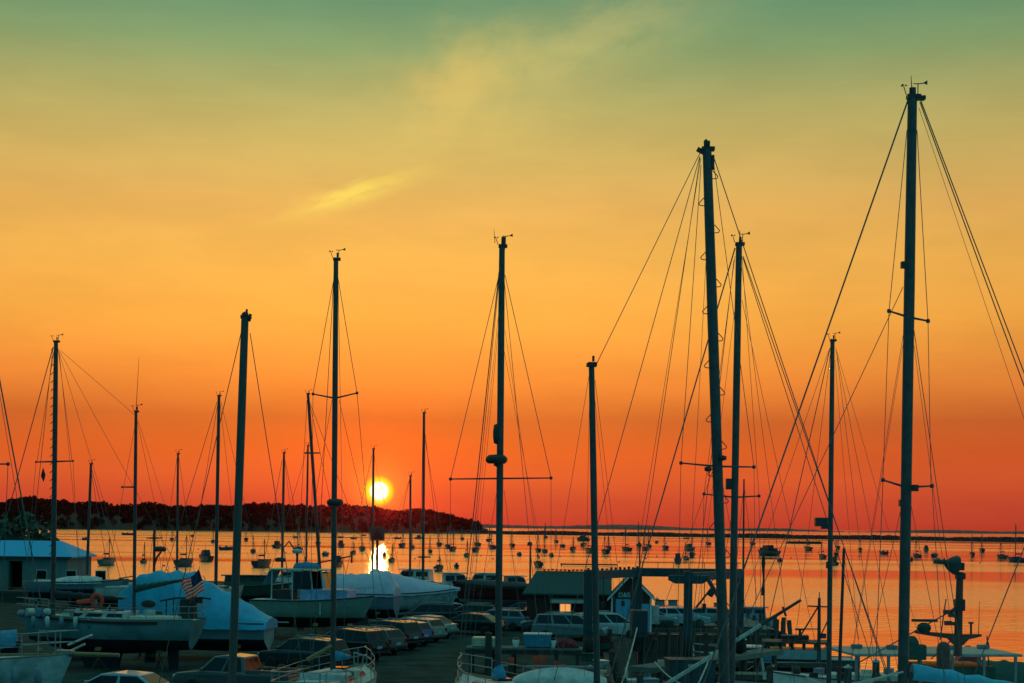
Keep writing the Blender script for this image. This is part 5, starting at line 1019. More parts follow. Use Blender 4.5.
    q = MB(); q.box(P(914, 652), (1.0, .8, .7)); q.lathe([(0, 0), (.35, .02), (.38, .3), (.2, .55), (0, .58)], P(911, 648), n=10); part(q, 'deck_winch', 'greencanvas', T, world=True, bevel=.06)
    q = MB(); q.tube(P(917, 650), P(915, 640), .04, n=6); q.tube(P(915, 643), P(923, 655), .03, n=6); part(q, 'winch_lever', 'darkspar', T, world=True)
M['roofpale'] = mat('pale_roof_paint', (.34, .38, .35), .6, .25, 1.5); M['rustmast'] = mat('rust_brown_mast', (.14, .06, .05), .6, .35, 3); M['liftblue2'] = mat('grey_green_enamel', (.02, .05, .05), .5, .2)
ferry()
def piling():
    c = W(943.5, 650, 68); T = thing('mooring_pile', 'round-topped rust-brown mooring pile in front of the radar mast boat', 'mooring pile', (c.x, 68, WZ))
    zt = W(943.5, 642, 68).z; q = MB(); q.lathe([(.29, -3), (.29, zt - WZ - .3), (.25, zt - WZ - .1), (.12, zt - WZ), (0, zt - WZ + .02)], (0, 0, 0), n=16); part(q, 'pile', 'rustmast', T)
    q = MB(); q.lathe([(.305, 1.9), (.31, 1.95), (.31, 2.05), (.305, 2.1)], (0, 0, 0), n=16); part(q, 'band', 'darkspar', T)
piling()
def red_cover_boat():
    d = 97; T, sp, zs = powerboat('small boat under a peaked dark red canvas cover', X(969, d), d, WZ, 80, 5.0, 2.2, .9, 'grey', 'navy', house=False, name='covered_boat', cat='covered boat')
    q = MB(); z = zs(.5) - .0; q.add([(-1.7, -1.0, z), (1.6, -.85, z), (1.6, .85, z), (-1.7, 1.0, z), (-1.5, 0, z + 1.25), (1.3, 0, z + 1.05)], [(0, 1, 5, 4), (1, 2, 5), (2, 3, 4, 5), (3, 0, 4)]); part(q, 'canvas_cover', 'redcanvas', T)
    d = 84; T, sp, zs = powerboat('motorboat with a dark green rounded cover at the right edge', X(1006, d), d, WZ, 172, 7.2, 2.6, 1.0, 'green', 'navy', house=False, name='covered_boat', cat='covered boat')
    part(wrap_mesh(sp, lambda t: 1.25 * math.sin(math.pi * min(1, .12 + t * .85)) ** .6, xs=(.02, .98), seed=12, over=.08), 'canvas_cover', 'greencanvas', T)
    q = MB(); b = W(987, 660, 84); q.tube((b.x, 83.4, WZ + .7), W(987, 636, 83.4), .035, n=6); part(q, 'flagstaff', 'darkspar', T, world=True)
    q = MB(); p = W(987.4, 638, 83.4); q.add([p, p + Vector((.06, 0, -.5)), p + Vector((.22, 0, -.9)), p + Vector((.10, .03, -.3))], [(0, 1, 2, 3), (3, 2, 1, 0)]); part(q, 'pennant', 'darkcanvas', T, world=True)
red_cover_boat()
def pier_back_boat():
    d = 146; T, sp, zs = powerboat('grey-blue boat with a boxy cabin and thin mast lying beyond the pier', X(750, d), d, WZ, 176, 5.0, 2.2, .85, 'greyblue', 'navy', house=True, name='cabin_boat', cat='cabin boat', hx=(-.3, .22), hh=1.05, housem='greyblue')
    q = MB(); q.tube(along(W(744, 479, d), W(743, 605, d), WZ + 1.2), W(744, 479, d), .11, .07, 8); mo = part(q, 'mast', 'darkspar', T, world=True)
    for a, b in (((744, 484), (733, 600)), ((744, 484), (757, 600))): q = MB(); q.tube(W(*a, d), W(*b, d), .022, n=5); part(q, 'stay', 'wire', T, world=True)
pier_back_boat()
# ------------------------------------------------------------------ wharf edge: bench with tubs, bin, floats, spar, ropes
def workbench():
    d = 80; x0, x1 = X(468, d), X(584, d); zt = 1.36; xc = (x0 + x1) / 2; T = thing('work_bench', 'long timber work bench on posts beside the wharf edge', 'work bench', (xc, d, 0), R(-3)); hl = (x1 - x0) / 2
    q = MB()
    for k in range(4): q.box((0, -.6 + k * .4, zt - .05), (hl * 2, .38, .08))
    part(q, 'bench_top', 'plank', T)
    for k in range(6):
        for y in (-.62, .62): q = MB(); q.box((-hl + .25 + k * (2 * hl - .5) / 5, y, (zt - .1) / 2), (.17, .17, zt - .1)); part(q, 'post', 'timber', T)
    q = MB(); q.box((0, -.72, zt - .22), (2 * hl, .05, .2)); part(q, 'apron', 'timber', T)
    Tm = lambda xx, y=0, z=zt: XF[T.name] @ Vector((xx, y, z))
    def on(name, label, cat, xx, y=0): p = Tm(xx, y); return thing(name, label, cat, tuple(p), R(-3))
    a = on('fish_tub', 'large pale blue fish tub on the work bench', 'fish tub', .65); q = MB(); q.box((0, 0, .32), (1.25, .95, .6), taper=1.08); part(q, 'tub', 'canvas', a, bevel=.06); q = MB(); q.box((0, 0, .66), (1.42, 1.1, .09)); part(q, 'lid', 'palebl', a, bevel=.03)
    a = on('crate', 'yellowish wooden crate at the left end of the work bench', 'crate', -hl + .95); box_part(a, 'crate_side', 'cream', (0, 0, .24), (1.3, .8, .46), bevel=.02)
    for k in range(3): box_part(a, 'slat', 'cream', (0, -.42, .10 + k * .15), (1.34, .03, .10))
    a = on('net_pile', 'heap of dark red fishing net on the right part of the work bench', 'net', 1.95); q = MB(); rd = random.Random(4); rows = []
    for i in range(7):
        r = .78 * math.cos(i / 6 * math.pi / 2) + .02; rows.append([(r * math.cos(k * .449) * (1 + rd.uniform(-.12, .12)), .6 * r * math.sin(k * .449), .46 * math.sin(i / 6 * math.pi / 2) * (1 + rd.uniform(-.15, .1))) for k in range(14)] + [None])
        rows[-1][-1] = rows[-1][0]
    q.grid(rows); part(q, 'netting', 'netred', a)
    for k in range(7): q = MB(); q.lathe([(0, -.09), (.09, 0), (0, .09)], (rd.uniform(-.5, .5), -.35 + rd.uniform(-.1, .1), rd.uniform(.15, .38)), n=8); part(q, 'float', 'red', a)
    for xx, lb in ((-.42, 'white bucket left of the blue fish tub'), (1.42, 'white bucket right of the blue fish tub')):
        a = on('bucket', lb, 'bucket', xx, -.3); q = MB(); q.lathe([(.14, 0), (.18, .36), (.165, .36), (.13, .02)], (0, 0, 0), n=14); part(q, 'pail', 'white', a); q = MB(); q.path([(-.17, 0, .35), (-.12, .1, .47), (0, .14, .5), (.12, .1, .47), (.17, 0, .35)], .01, 5); part(q, 'bail', 'steel', a)
    # red tubs stacked under the bench
    for xx, z, w_, h_, lb in ((.78, .35, .62, .66, 'large red plastic tub in front of the work bench'), (-.62, .55, .28, .34, 'small red plastic box on the left under the work bench'), (1.85, .4, .5, .20, 'flat red plastic tray on the right under the work bench'), (1.60, .25, .16, .52, 'upright red jerry can on the right under the work bench')):
        p = XF[T.name] @ Vector((xx, -.95, 0)); a = thing('plastic_tub', lb, 'plastic tub', tuple(p), R(-3)); q = MB(); q.box((0, 0, z + h_ / 2), (w_, .4, h_), taper=1.06); part(q, 'tub', 'orange', a, bevel=.03); q = MB(); q.box((0, 0, z + .015), (w_ + .05, .44, .05)); part(q, 'rim', 'pinkpl', a)
        q = MB(); q.box((0, .02, z / 2), (w_ * .9, .36, z - .02)); part(q, 'stand', 'timber', a)
    p = Tm(-1.75, -.9, 0); a = thing('bollard', 'stout dark timber post standing at the left end of the work bench', 'post', (p.x, p.y, 0)); q = MB(); q.tube((0, 0, 0), (0, 0, 2.05), .2, .17, 12); part(q, 'pile', 'timber', a); q = MB(); q.lathe([(.19, 0), (.19, .05), (0, .12)], (0, 0, 2.05), n=12); part(q, 'cap', 'rust', a)
M['netred'] = mat('red_net', (.20, .03, .045), .95, .6, 9, bump=.6); M['pinkpl'] = mat('pink_plastic', (.8, .38, .3), .5); M['palebl'] = mat('pale_blue_plastic', (.45, .60, .68), .45, .15)
workbench()
def skip():
    p = W(690, 660, 84); T = thing('waste_skip', 'dark blue steel skip with a white mark between the hoist legs', 'skip', (p.x, 84, -.9), R(6)); q = MB(); q.box((0, 0, .75), (2.3, 1.5, 1.3), taper=1.06); part(q, 'bin', 'liftblue', T, bevel=.04)
    box_part(T, 'rim', 'liftblue', (0, 0, 1.42), (2.55, 1.7, .08), bevel=.02); box_part(T, 'mark', 'pale', (-.1, -.80, 1.15), (.32, .03, .14))
    for xx in (-.7, 0, .7): box_part(T, 'rib', 'liftblue', (xx, -.80, .62), (.09, .06, 1.0))
skip()
def floating_dock(label, px, d, L, w_, rz, z=-.92):
    p = W(px, 660, d); T = thing('floating_dock', label, 'floating dock', (p.x, d, z), R(rz), 'floating docks in the basin'); n = int(L / .3); q = MB()
    for k in range(n): q.box((-L / 2 + (k + .5) * L / n, 0, 0), (L / n - .025, w_, .07))
    part(q, 'deck', 'deckgreen', T)
    for s in (-1, 1): box_part(T, 'fascia', 'timber', (0, s * (w_ / 2 + .04), -.12), (L, .08, .28))
    for k in range(4): q = MB(); q.lathe([(.3, -.4), (.3, .4)], (-L / 2 + (k + .5) * L / 4, 0, -.45), (0, 1, 0), 12); part(q, 'float', 'rubber', T)
    for xx in (-L * .42, L * .42):
        q = MB(); q.path([(xx - .15, -w_ * .42, .10), (xx + .15, -w_ * .42, .10)], .03, 6); q.tube((xx, -w_ * .42, .03), (xx, -w_ * .42, .1), .03, n=6); part(q, 'cleat', 'steel', T)
M['deckgreen'] = mat('algae_deck_boards', (.19, .23, .18), .85, .35, 3, stretch=(6, .6, 1), bump=.3)
floating_dock('pale floating dock left of the dark blue skip', 636, 80, 6.2, 2.2, 20); floating_dock('long pale floating dock in front of the pier face', 742, 100, 11, 2.0, 4); floating_dock('floating dock nearest the bottom edge below the stepped mast', 680, 66, 7.5, 2.0, 14); floating_dock('short floating dock beside the timber pier end', 726, 92, 5, 1.8, -8)
def gear(px, d, z, label):
    p = W(px, 650, d); rd = random.Random(px); T = thing('lobster_trap', label, 'lobster trap', (p.x, d, z), rd.uniform(-.4, .4), 'traps stacked on the pier edge'); q = MB()
    for xx in (-.45, 0, .45):
        q.path([(xx, -.26, 0), (xx, -.26, .36), (xx, .26, .36), (xx, .26, 0), (xx, -.26, 0)], .018, 4)
    for y, zz in ((-.26, 0), (-.26, .36), (.26, .36), (.26, 0), (-.26, .18), (0, .36)): q.tube((-.45, y, zz), (.45, y, zz), .014, n=4)
    part(q, 'frame', 'timber', T); q = MB(); q.box((0, 0, .18), (.86, .49, .33)); part(q, 'netting', 'greencanvas', T)
for k, (px, lv) in enumerate([(648, 0), (648, 1), (657, 0), (667, 0), (667, 1), (677, 0), (697, 0), (697, 1), (707, 0), (746, 0), (755, 0)]):
    gear(px, 114.6, .0 + lv * .38, ('upper lobster trap on the pier edge, %s' if lv else 'lobster trap lying on the pier edge, %s') % {648: 'nearest the shed', 657: 'second from the shed', 667: 'below the pier saloon', 677: 'just left of the slim hoist leg', 697: 'just right of the slim hoist leg', 707: 'below the davit', 746: 'right of the twin masts', 755: 'closest to the pier end'}[px])
def spar():
    d = 62; a, b = W(801, 600, d), W(668, 683, d); f = along(a, b, -.85); T = thing('loading_spar', 'long slanting spar, coloured as lit below and dark above, reaching to the pier end', 'spar', tuple(f)); k = b.lerp(a, .70)
    q = MB(); q.tube(f, k, .085, .075, 9); part(q, 'spar_lit_part', 'sparlit', T, world=True); q = MB(); q.tube(k, a, .075, .055, 9); part(q, 'spar_dark_part', 'darkspar', T, world=True)  # one spar: lit look below, silhouette dark above, both put into the colours
    q = MB(); c = W(784, 611, d); q.tube(c + Vector((-.05, 0, .16)), c + Vector((.08, 0, -.2)), .045, n=6); part(q, 'block', 'darkspar', T, world=True)
    q = MB(); q.box((f.x, f.y, f.z - .04), (.6, .5, .16)); part(q, 'shoe', 'rust', T, world=True)
M['sparlit'] = mat('lit_spar_tone', (.42, .48, .42), .6, .25, 3)  # pale tone stands for light falling on the lower spar
spar()
def ropes():
    for lb, a, b, k in (('slack mooring rope running from the near slip up to the pier end', W(590, 690, 55), W(777, 647, 112), 1.2), ('taut pale mooring rope dropping from under the hoist to the near slip', W(637, 628, 86), W(620, 690, 60), .1), ('mooring rope rising steeply beside the stepped mast', W(712, 652, 78), W(690, 700, 60), .1)):
        q = MB(); q.path(sag(a, b, k, 16), .035, 6); tag(q.build('mooring_rope', 'rope'), lb, 'rope', 'mooring ropes')
ropes()
# ------------------------------------------------------------------ moored boats out in the harbour
def hull_far(L, B, Fb): return hull(L, B, Fb, .35, 'sail', n=8)
MOOR = [  # px, waterline y, px width, kind, mast height px, label
 (108, 565, 14, 's', 27, 'dark moored sloop with two thin masts right of the pale shed'), (127, 535, 12, 'm', 0, 'dark motorboat moored close under the headland left of the ketch mizzen'), (144, 563, 6, 's', 21, 'small moored sloop seen end-on just right of the ketch mizzen'),
 (185, 566, 18, 's', 31, 'low moored sloop over the blue boat cover by the flag'), (205, 561, 23, 'c', 0, 'moored motor cruiser with a pale cabin left of the thick pole mast'), (227, 550, 15, 'm', 0, 'moored motorboat half hidden by the thick pole mast'),
 (263, 567, 19, 's', 28, 'large dark moored sloop with spray hood above the motor yacht'), (277.5, 548, 10, 'c', 0, 'dark moored boat above the motor yacht radar'), (295, 538, 8, 'm', 0, 'small far boat moored under the headland left of the leaning mast'), (298, 552, 14, 's', 26, 'moored sloop just left of the leaning mast'),
 (340, 538, 8, 'm', 0, 'far boat moored against the headland just right of the slim mast with spreader'), (340.5, 547, 11, 'c', 0, 'dark moored boat directly below the far one right of the slim mast'), (339, 566, 9, 'c', 0, 'nearest dark moored boat right of the slim mast with spreader'),
 (353, 539, 9, 'm', 0, 'far moored boat left of the channel marker'), (363, 536, 7, 'm', 0, 'farthest boat moored just left of the channel marker board'), (353.5, 554, 6, 's', 12, 'little moored sloop left of the channel marker below the far boat'), (362, 551, 9, 's', 18, 'moored sloop touching the channel marker board on its left'),
 (397, 539, 9, 'm', 0, 'low far boat moored right of the channel marker'), (402.5, 547, 8, 's', 16, 'moored sloop between the channel marker and the low-crosstree mast'), (419, 539, 9, 'c', 0, 'pale moored cruiser behind the low-crosstree mast'), (439, 546, 8, 's', 19, 'moored sloop farther out directly above the nearest dark sloop'),
 (447.5, 548, 7, 's', 22, 'left one of a close pair of moored sloops'), (453, 551, 9, 's', 23, 'right one of a close pair of moored sloops'), (439, 571, 11, 's', 16, 'nearest dark moored sloop right of the low-crosstree mast'), (456.5, 568, 5, 'm', 0, 'tiny dark skiff moored right of the nearest dark sloop'),
 (477, 546, 10, 's', 18, 'moored sloop left of the tall radar mast, upper of two'), (476, 552, 9, 's', 18, 'moored sloop left of the tall radar mast, lower of two'), (489, 541.5, 7, 's', 15, 'far moored sloop close left of the tall radar mast'), (492, 549, 10, 's', 20, 'moored sloop touching the tall radar mast on its left'),
 (538, 552, 7, 's', 22, 'left one of two moored sloops abreast above the green shed roof'), (544.5, 553, 7, 's', 25, 'right one of two moored sloops abreast above the green shed roof'), (545.5, 538, 5, 's', 15, 'tiny far moored sloop over the pair above the green shed roof'), (551, 557, 6, 'm', 0, 'low dark skiff just right of the sloop pair above the shed'),
 (538, 567, 11, 's', 14, 'nearest moored sloop just above the left end of the green shed roof'), (562, 547, 7, 'm', 0, 'thin low skiff far out over the shed roof'), (573, 551, 9, 's', 14, 'moored sloop below and left of the large dark vessel'), (582.5, 541, 15, 'w', 0, 'large dark moored vessel with wheelhouse left of the plain mizzen'), (583.5, 546.5, 8, 's', 12, 'small moored sloop right under the large dark vessel'),
 (588.5, 552.5, 10, 's', 19, 'moored sloop touching the plain mizzen mast on its left'), (605, 554, 10, 's', 19, 'moored sloop just right of the plain mizzen mast, nearer of two'), (608.5, 549, 6, 's', 15, 'moored sloop just right of the plain mizzen mast, farther of two'), (626, 551, 12, 's', 24, 'long moored sloop midway between the mizzen and the forestay'),
 (638.5, 547, 6, 's', 25, 'moored sloop by the thin pile left of the thick forestay'), (644.5, 550, 6, 's', 22, 'left one of two moored sloops behind the thick forestay'), (648.5, 547.5, 6, 's', 20, 'right one of two moored sloops behind the thick forestay'), (678, 563, 10, 'c', 10, 'nearest pale moored boat in the cluster left of the stepped mast'),
 (685.5, 560, 7, 's', 18, 'middle boat in the moored cluster left of the stepped mast'), (692, 557, 9, 's', 22, 'rightmost boat in the moored cluster left of the stepped mast'), (689, 550, 11, 'c', 0, 'uppermost dark boat in the moored cluster left of the stepped mast'), (686, 539, 7, 'm', 0, 'very far low boat above the moored cluster by the breakwater'),
 (767.5, 555, 23, 'w', 0, 'dark working boat with figures of gear on deck above the furled flag'), (807.5, 550, 8, 's', 14, 'moored sloop below the long dark raft'), (822, 558, 7, 's', 16, 'moored sloop just left of the box-radar mast'), (838, 549, 6, 's', 14, 'farthest of the three moored boats right of the box-radar mast'),
 (836, 556.5, 7, 's', 18, 'middle of the three moored boats right of the box-radar mast'), (834, 565, 7, 'c', 0, 'nearest of the three moored boats right of the box-radar mast'), (779, 561.5, 5, 'm', 0, 'tiny skiff right of the dark working boat'), (883, 554, 9, 'm', 0, 'low moored motorboat left of the tallest mast'),
 (916.5, 557.5, 7, 's', 19, 'moored sloop touching the tallest mast on its right'), (926, 551.5, 8, 'c', 0, 'far moored cabin boat right of the tallest mast'), (935, 557, 13, 'm', 0, 'long low dark motorboat above the searchlight'), (938, 563, 12, 'm', 0, 'long low dark motorboat pointing at the searchlight'),
 (972, 556, 7, 's', 22, 'moored sloop right of the searchlight, nearer of two'), (982, 552, 7, 's', 18, 'moored sloop right of the searchlight, farther of two'), (1001.5, 558.5, 8, 's', 17, 'moored sloop left of the large one at the right edge'), (1017, 562, 18, 's', 38, 'large moored sloop cut by the right picture edge'),
 (908, 561, 7, 'm', 0, 'small skiff hidden in part behind the tallest mast'),
 (86, 540, 6, 'm', 0, 'small far boat moored under the headland just right of the pale shed'), (172, 541, 6, 's', 14, 'far moored sloop left of the thin bare mast over the blue cover'), (192, 537, 6, 'm', 0, 'tiny far boat under the headland above the blue cover'), (213, 543, 6, 's', 16, 'far moored sloop touching the mast left of the motor cruiser bow'), (246, 541, 7, 's', 17, 'far moored sloop just right of the thick pole mast'), (253, 553, 7, 's', 18, 'moored sloop above and left of the one with spray hood'),
 (318, 545, 7, 's', 18, 'moored sloop directly right of the leaning mast'), (326, 556, 7, 'm', 0, 'dark motorboat between the leaning mast and the slim mast with spreader'), (384, 556, 6, 'm', 0, 'small boat in the sun glint right of the channel marker'), (392, 562, 7, 's', 18, 'moored sloop in the sun glint right of the channel marker'), (412, 549, 7, 's', 17, 'moored sloop crossing the shortest bare mast'), (430, 553, 6, 's', 17, 'moored sloop just left of the one above the nearest dark sloop'), (462, 540, 6, 's', 14, 'far moored sloop right of the close pair'), (467, 557, 7, 's', 18, 'moored sloop below and right of the close pair'), (512, 547, 7, 's', 18, 'moored sloop just right of the tall radar mast'), (519, 556, 6, 'm', 0, 'small motorboat right of the tall radar mast'), (556, 543, 6, 's', 15, 'far moored sloop above the low dark skiff over the shed roof'), (665, 549, 7, 's', 17, 'moored sloop left of the moored cluster'), (657, 543, 6, 'm', 0, 'tiny far boat left of the moored cluster'), (708, 545, 6, 's', 15, 'far moored sloop just left of the stepped mast'), (752, 545, 6, 's', 15, 'far moored sloop left of the working boat'), (860, 551, 6, 's', 15, 'far moored sloop between the box-radar mast and the tallest mast')]
rdm = random.Random(77)
for px, py, wpx, kind, mh, lb in MOOR:
    p = G(px, py, WZ); k = p.y / F; w_m = wpx * k
    L = {'s': 8.0, 'm': 6.0, 'c': 7.5, 'w': 11.0}[kind]; B = L * (.30 if kind == 's' else .34); L = max(L, w_m); L = min(L, max(3.2, w_m * 2.6)); B = min(B, L * .36, max(1.2, w_m * .8))
    best = min(range(0, 91, 3), key=lambda a: abs(L * math.cos(R(a)) + B * math.sin(R(a)) * .8 - w_m)); hd = 180 - best if rdm.random() < .75 else best
    Fb = min(1.5, max(.6, L * .16)); T = thing({'s': 'moored_sailboat', 'm': 'moored_motorboat', 'c': 'moored_cruiser', 'w': 'moored_workboat'}[kind], lb, {'s': 'sailboat', 'm': 'motorboat', 'c': 'cruiser', 'w': 'workboat'}[kind], tuple(p), R(hd), 'boats moored out in the harbour')
    mb, sp, hb, zs = hull_far(L, B, Fb); tm = rdm.choice(['navy', 'black', 'green', 'black', 'farhull', 'maroon', 'navy']); part(mb, 'hull', [tm, 'bottom', 'black'], T); part(deckmesh(sp, 8), 'deck', 'farhull', T)
    if kind == 's':
        part(cabin_mesh(-L * .14, L * .22, B * .34, Fb - .05, .42), 'cabin', rdm.choice(['farhull', 'black', 'farhull']), T)
        h = mh * k; q = MB(); q.tube((L * .08, 0, Fb), (L * .08, 0, h), max(.06, .46 * k), max(.045, .38 * k), 6); part(q, 'mast', 'darkspar', T)
        q = MB(); q.tube((L * .08, 0, Fb + 1.0), (-L * .30, 0, Fb + 1.1), .10, n=6); q.tube((L * .06, 0, Fb + 1.15), (-L * .27, 0, Fb + 1.2), .17, .10, 6); part(q, 'boom', 'darkcanvas', T)
        q = MB()
        for e in ((L * .5, 0), (-L * .48, 0), (L * .05, B * .45), (L * .05, -B * .45)): q.tube((e[0], e[1], Fb), (L * .08, 0, h * .97), max(.012, .11 * k), n=4)
        part(q, 'rigging', 'wire', T)['kind'] = 'stuff'
    elif kind in 'cw':
        hh = 1.5 if kind == 'c' else 2.0; part(cabin_mesh(-L * .18, L * .18, B * .36, Fb - .05, hh), 'cabin', rdm.choice(['farhull', 'farhull']) if kind == 'c' else 'black', T); side_ports(T, -L * .18, L * .18, B * .36, Fb - .05, hh, 2, .82, .6, .15, zb=.5, zt=.85)
        q = MB(); q.tube((-L * .05, 0, Fb + hh - .1), (-L * .06, 0, Fb + hh + 1.6), .06, .03, 6); part(q, 'antenna', 'darkspar', T)
        if kind == 'w':
            q = MB()
            for xx in (-.4, -.3, .3): q.box((L * xx, 0, Fb + .4), (.9, .9, rdm.uniform(.8, 1.3)))
            part(q, 'deck_gear', 'black', T)['kind'] = 'stuff'
    else:
        q = MB(); q.box((-L * .05, 0, Fb + .25), (.8, .7, .55), taper=.8); part(q, 'console', 'grey', T, bevel=.05); q = MB(); q.box((-L * .5 - .05, 0, Fb + .15), (.35, .4, .8), taper=.8); part(q, 'outboard_motor', 'black', T, bevel=.04)
# mooring buoys
for px, py, lb in ((181, 548, 'small dark mooring buoy above the flag, left one'), (198.5, 549.5, 'small dark mooring buoy above the flag, right one'), (164, 566, 'mooring buoy over the top of the blue boat cover'), (286, 553, 'mooring buoy by the stored sloop mast'), (307, 557, 'mooring buoy beside the leaning mast'), (415, 559, 'mooring buoy left of the low crosstree'), (432, 555, 'mooring buoy right of the low crosstree'), (397.5, 552.5, 'mooring buoy right of the channel marker'), (481, 556, 'mooring buoy left of the radar mast'),
                   (493, 559, 'mooring buoy close under the sloop by the radar mast'), (560, 556.5, 'mooring buoy over the shed roof'), (606, 559, 'mooring buoy below the pair right of the mizzen'), (619, 562, 'mooring buoy over the shed gable'), (646, 559, 'mooring buoy right of the thick forestay'), (657, 556.5, 'mooring buoy farther right of the thick forestay'), (700, 556.5, 'mooring buoy right of the moored cluster'), (736, 570, 'black mooring buoy right beside the slim mast'), (812, 553, 'mooring buoy under the long raft'), (818, 553, 'mooring buoy right of the one under the raft'), (791, 558, 'mooring buoy between working boat and sloop'), (980, 563, 'mooring buoy right of the searchlight'), (859, 557, 'mooring buoy left of the tallest mast'), (657, 600, 'round dark near buoy floating beyond the pier')):
    p = G(px, py, WZ); r = max(.28, .8 * p.y / F); T = thing('mooring_buoy', lb, 'buoy', tuple(p), 0, 'mooring buoys'); q = MB(); q.lathe([(0, -r * .6), (r * .8, -r * .4), (r, .1 * r), (r * .8, r * .6), (0, r * .9)], (0, 0, 0), n=10); part(q, 'float', 'daywhite', T); q = MB(); q.tube((0, 0, r * .8), (0, 0, r * 1.5), r * .12, n=5); part(q, 'pick_up_ring', 'darkspar', T)
def raft():
    p = G(804, 543.5, WZ); k = p.y / F; T = thing('raft', 'long dark floating raft lying before the breakwater', 'raft', tuple(p), R(2)); L = 37 * k; q = MB(); q.prism([(-L / 2, 1.0), (-L / 2 + 2, -.4), (L / 2 - 2, -.4), (L / 2, 1.2), (L / 2 - 3, 1.5), (-L / 2 + 4, 1.4)], 3.0); part(q, 'barge', 'black', T)
    for k_ in range(4): box_part(T, 'mooring_post', 'black', (-L * .4 + k_ * L * .27, 0, 1.7), (.5, .5, .8))
    p = G(589, 566, WZ); T = thing('float_walkway', 'thin dark floating walkway in the harbour above the shed', 'floating dock', tuple(p), R(0)); L = 57 * p.y / F; box_part(T, 'deck', 'timber', (0, 0, .35), (L, 1.6, .3))
    q = MB(); q.tube((-L / 2 + .2, 0, -1.2), (-L / 2 + .2, 0, .6), .12, n=6); part(q, 'pile', 'timber', T)
    for px, y0, y1, lb in ((530, 546, 585, 'tall thin marker pile with a dark top over the left end of the green roof'), (639.5, 546, 574, 'tall thin marker pile with a dark top left of the thick forestay')):
        p = G(px, y1, WZ); t = W(px, y0, p.y); T = thing('marker_pile', lb, 'marker pile', tuple(p), 0, 'marker piles in the harbour'); q = MB(); q.tube((0, 0, -2), (0, 0, t.z - WZ), .16, .14, 8); part(q, 'pile', 'timber', T); q = MB(); q.lathe([(0, 0), (.42, .05), (.36, .5), (0, .75)], (-.1, 0, t.z - WZ), n=8); part(q, 'pile_top', 'darkspar', T)
raft()
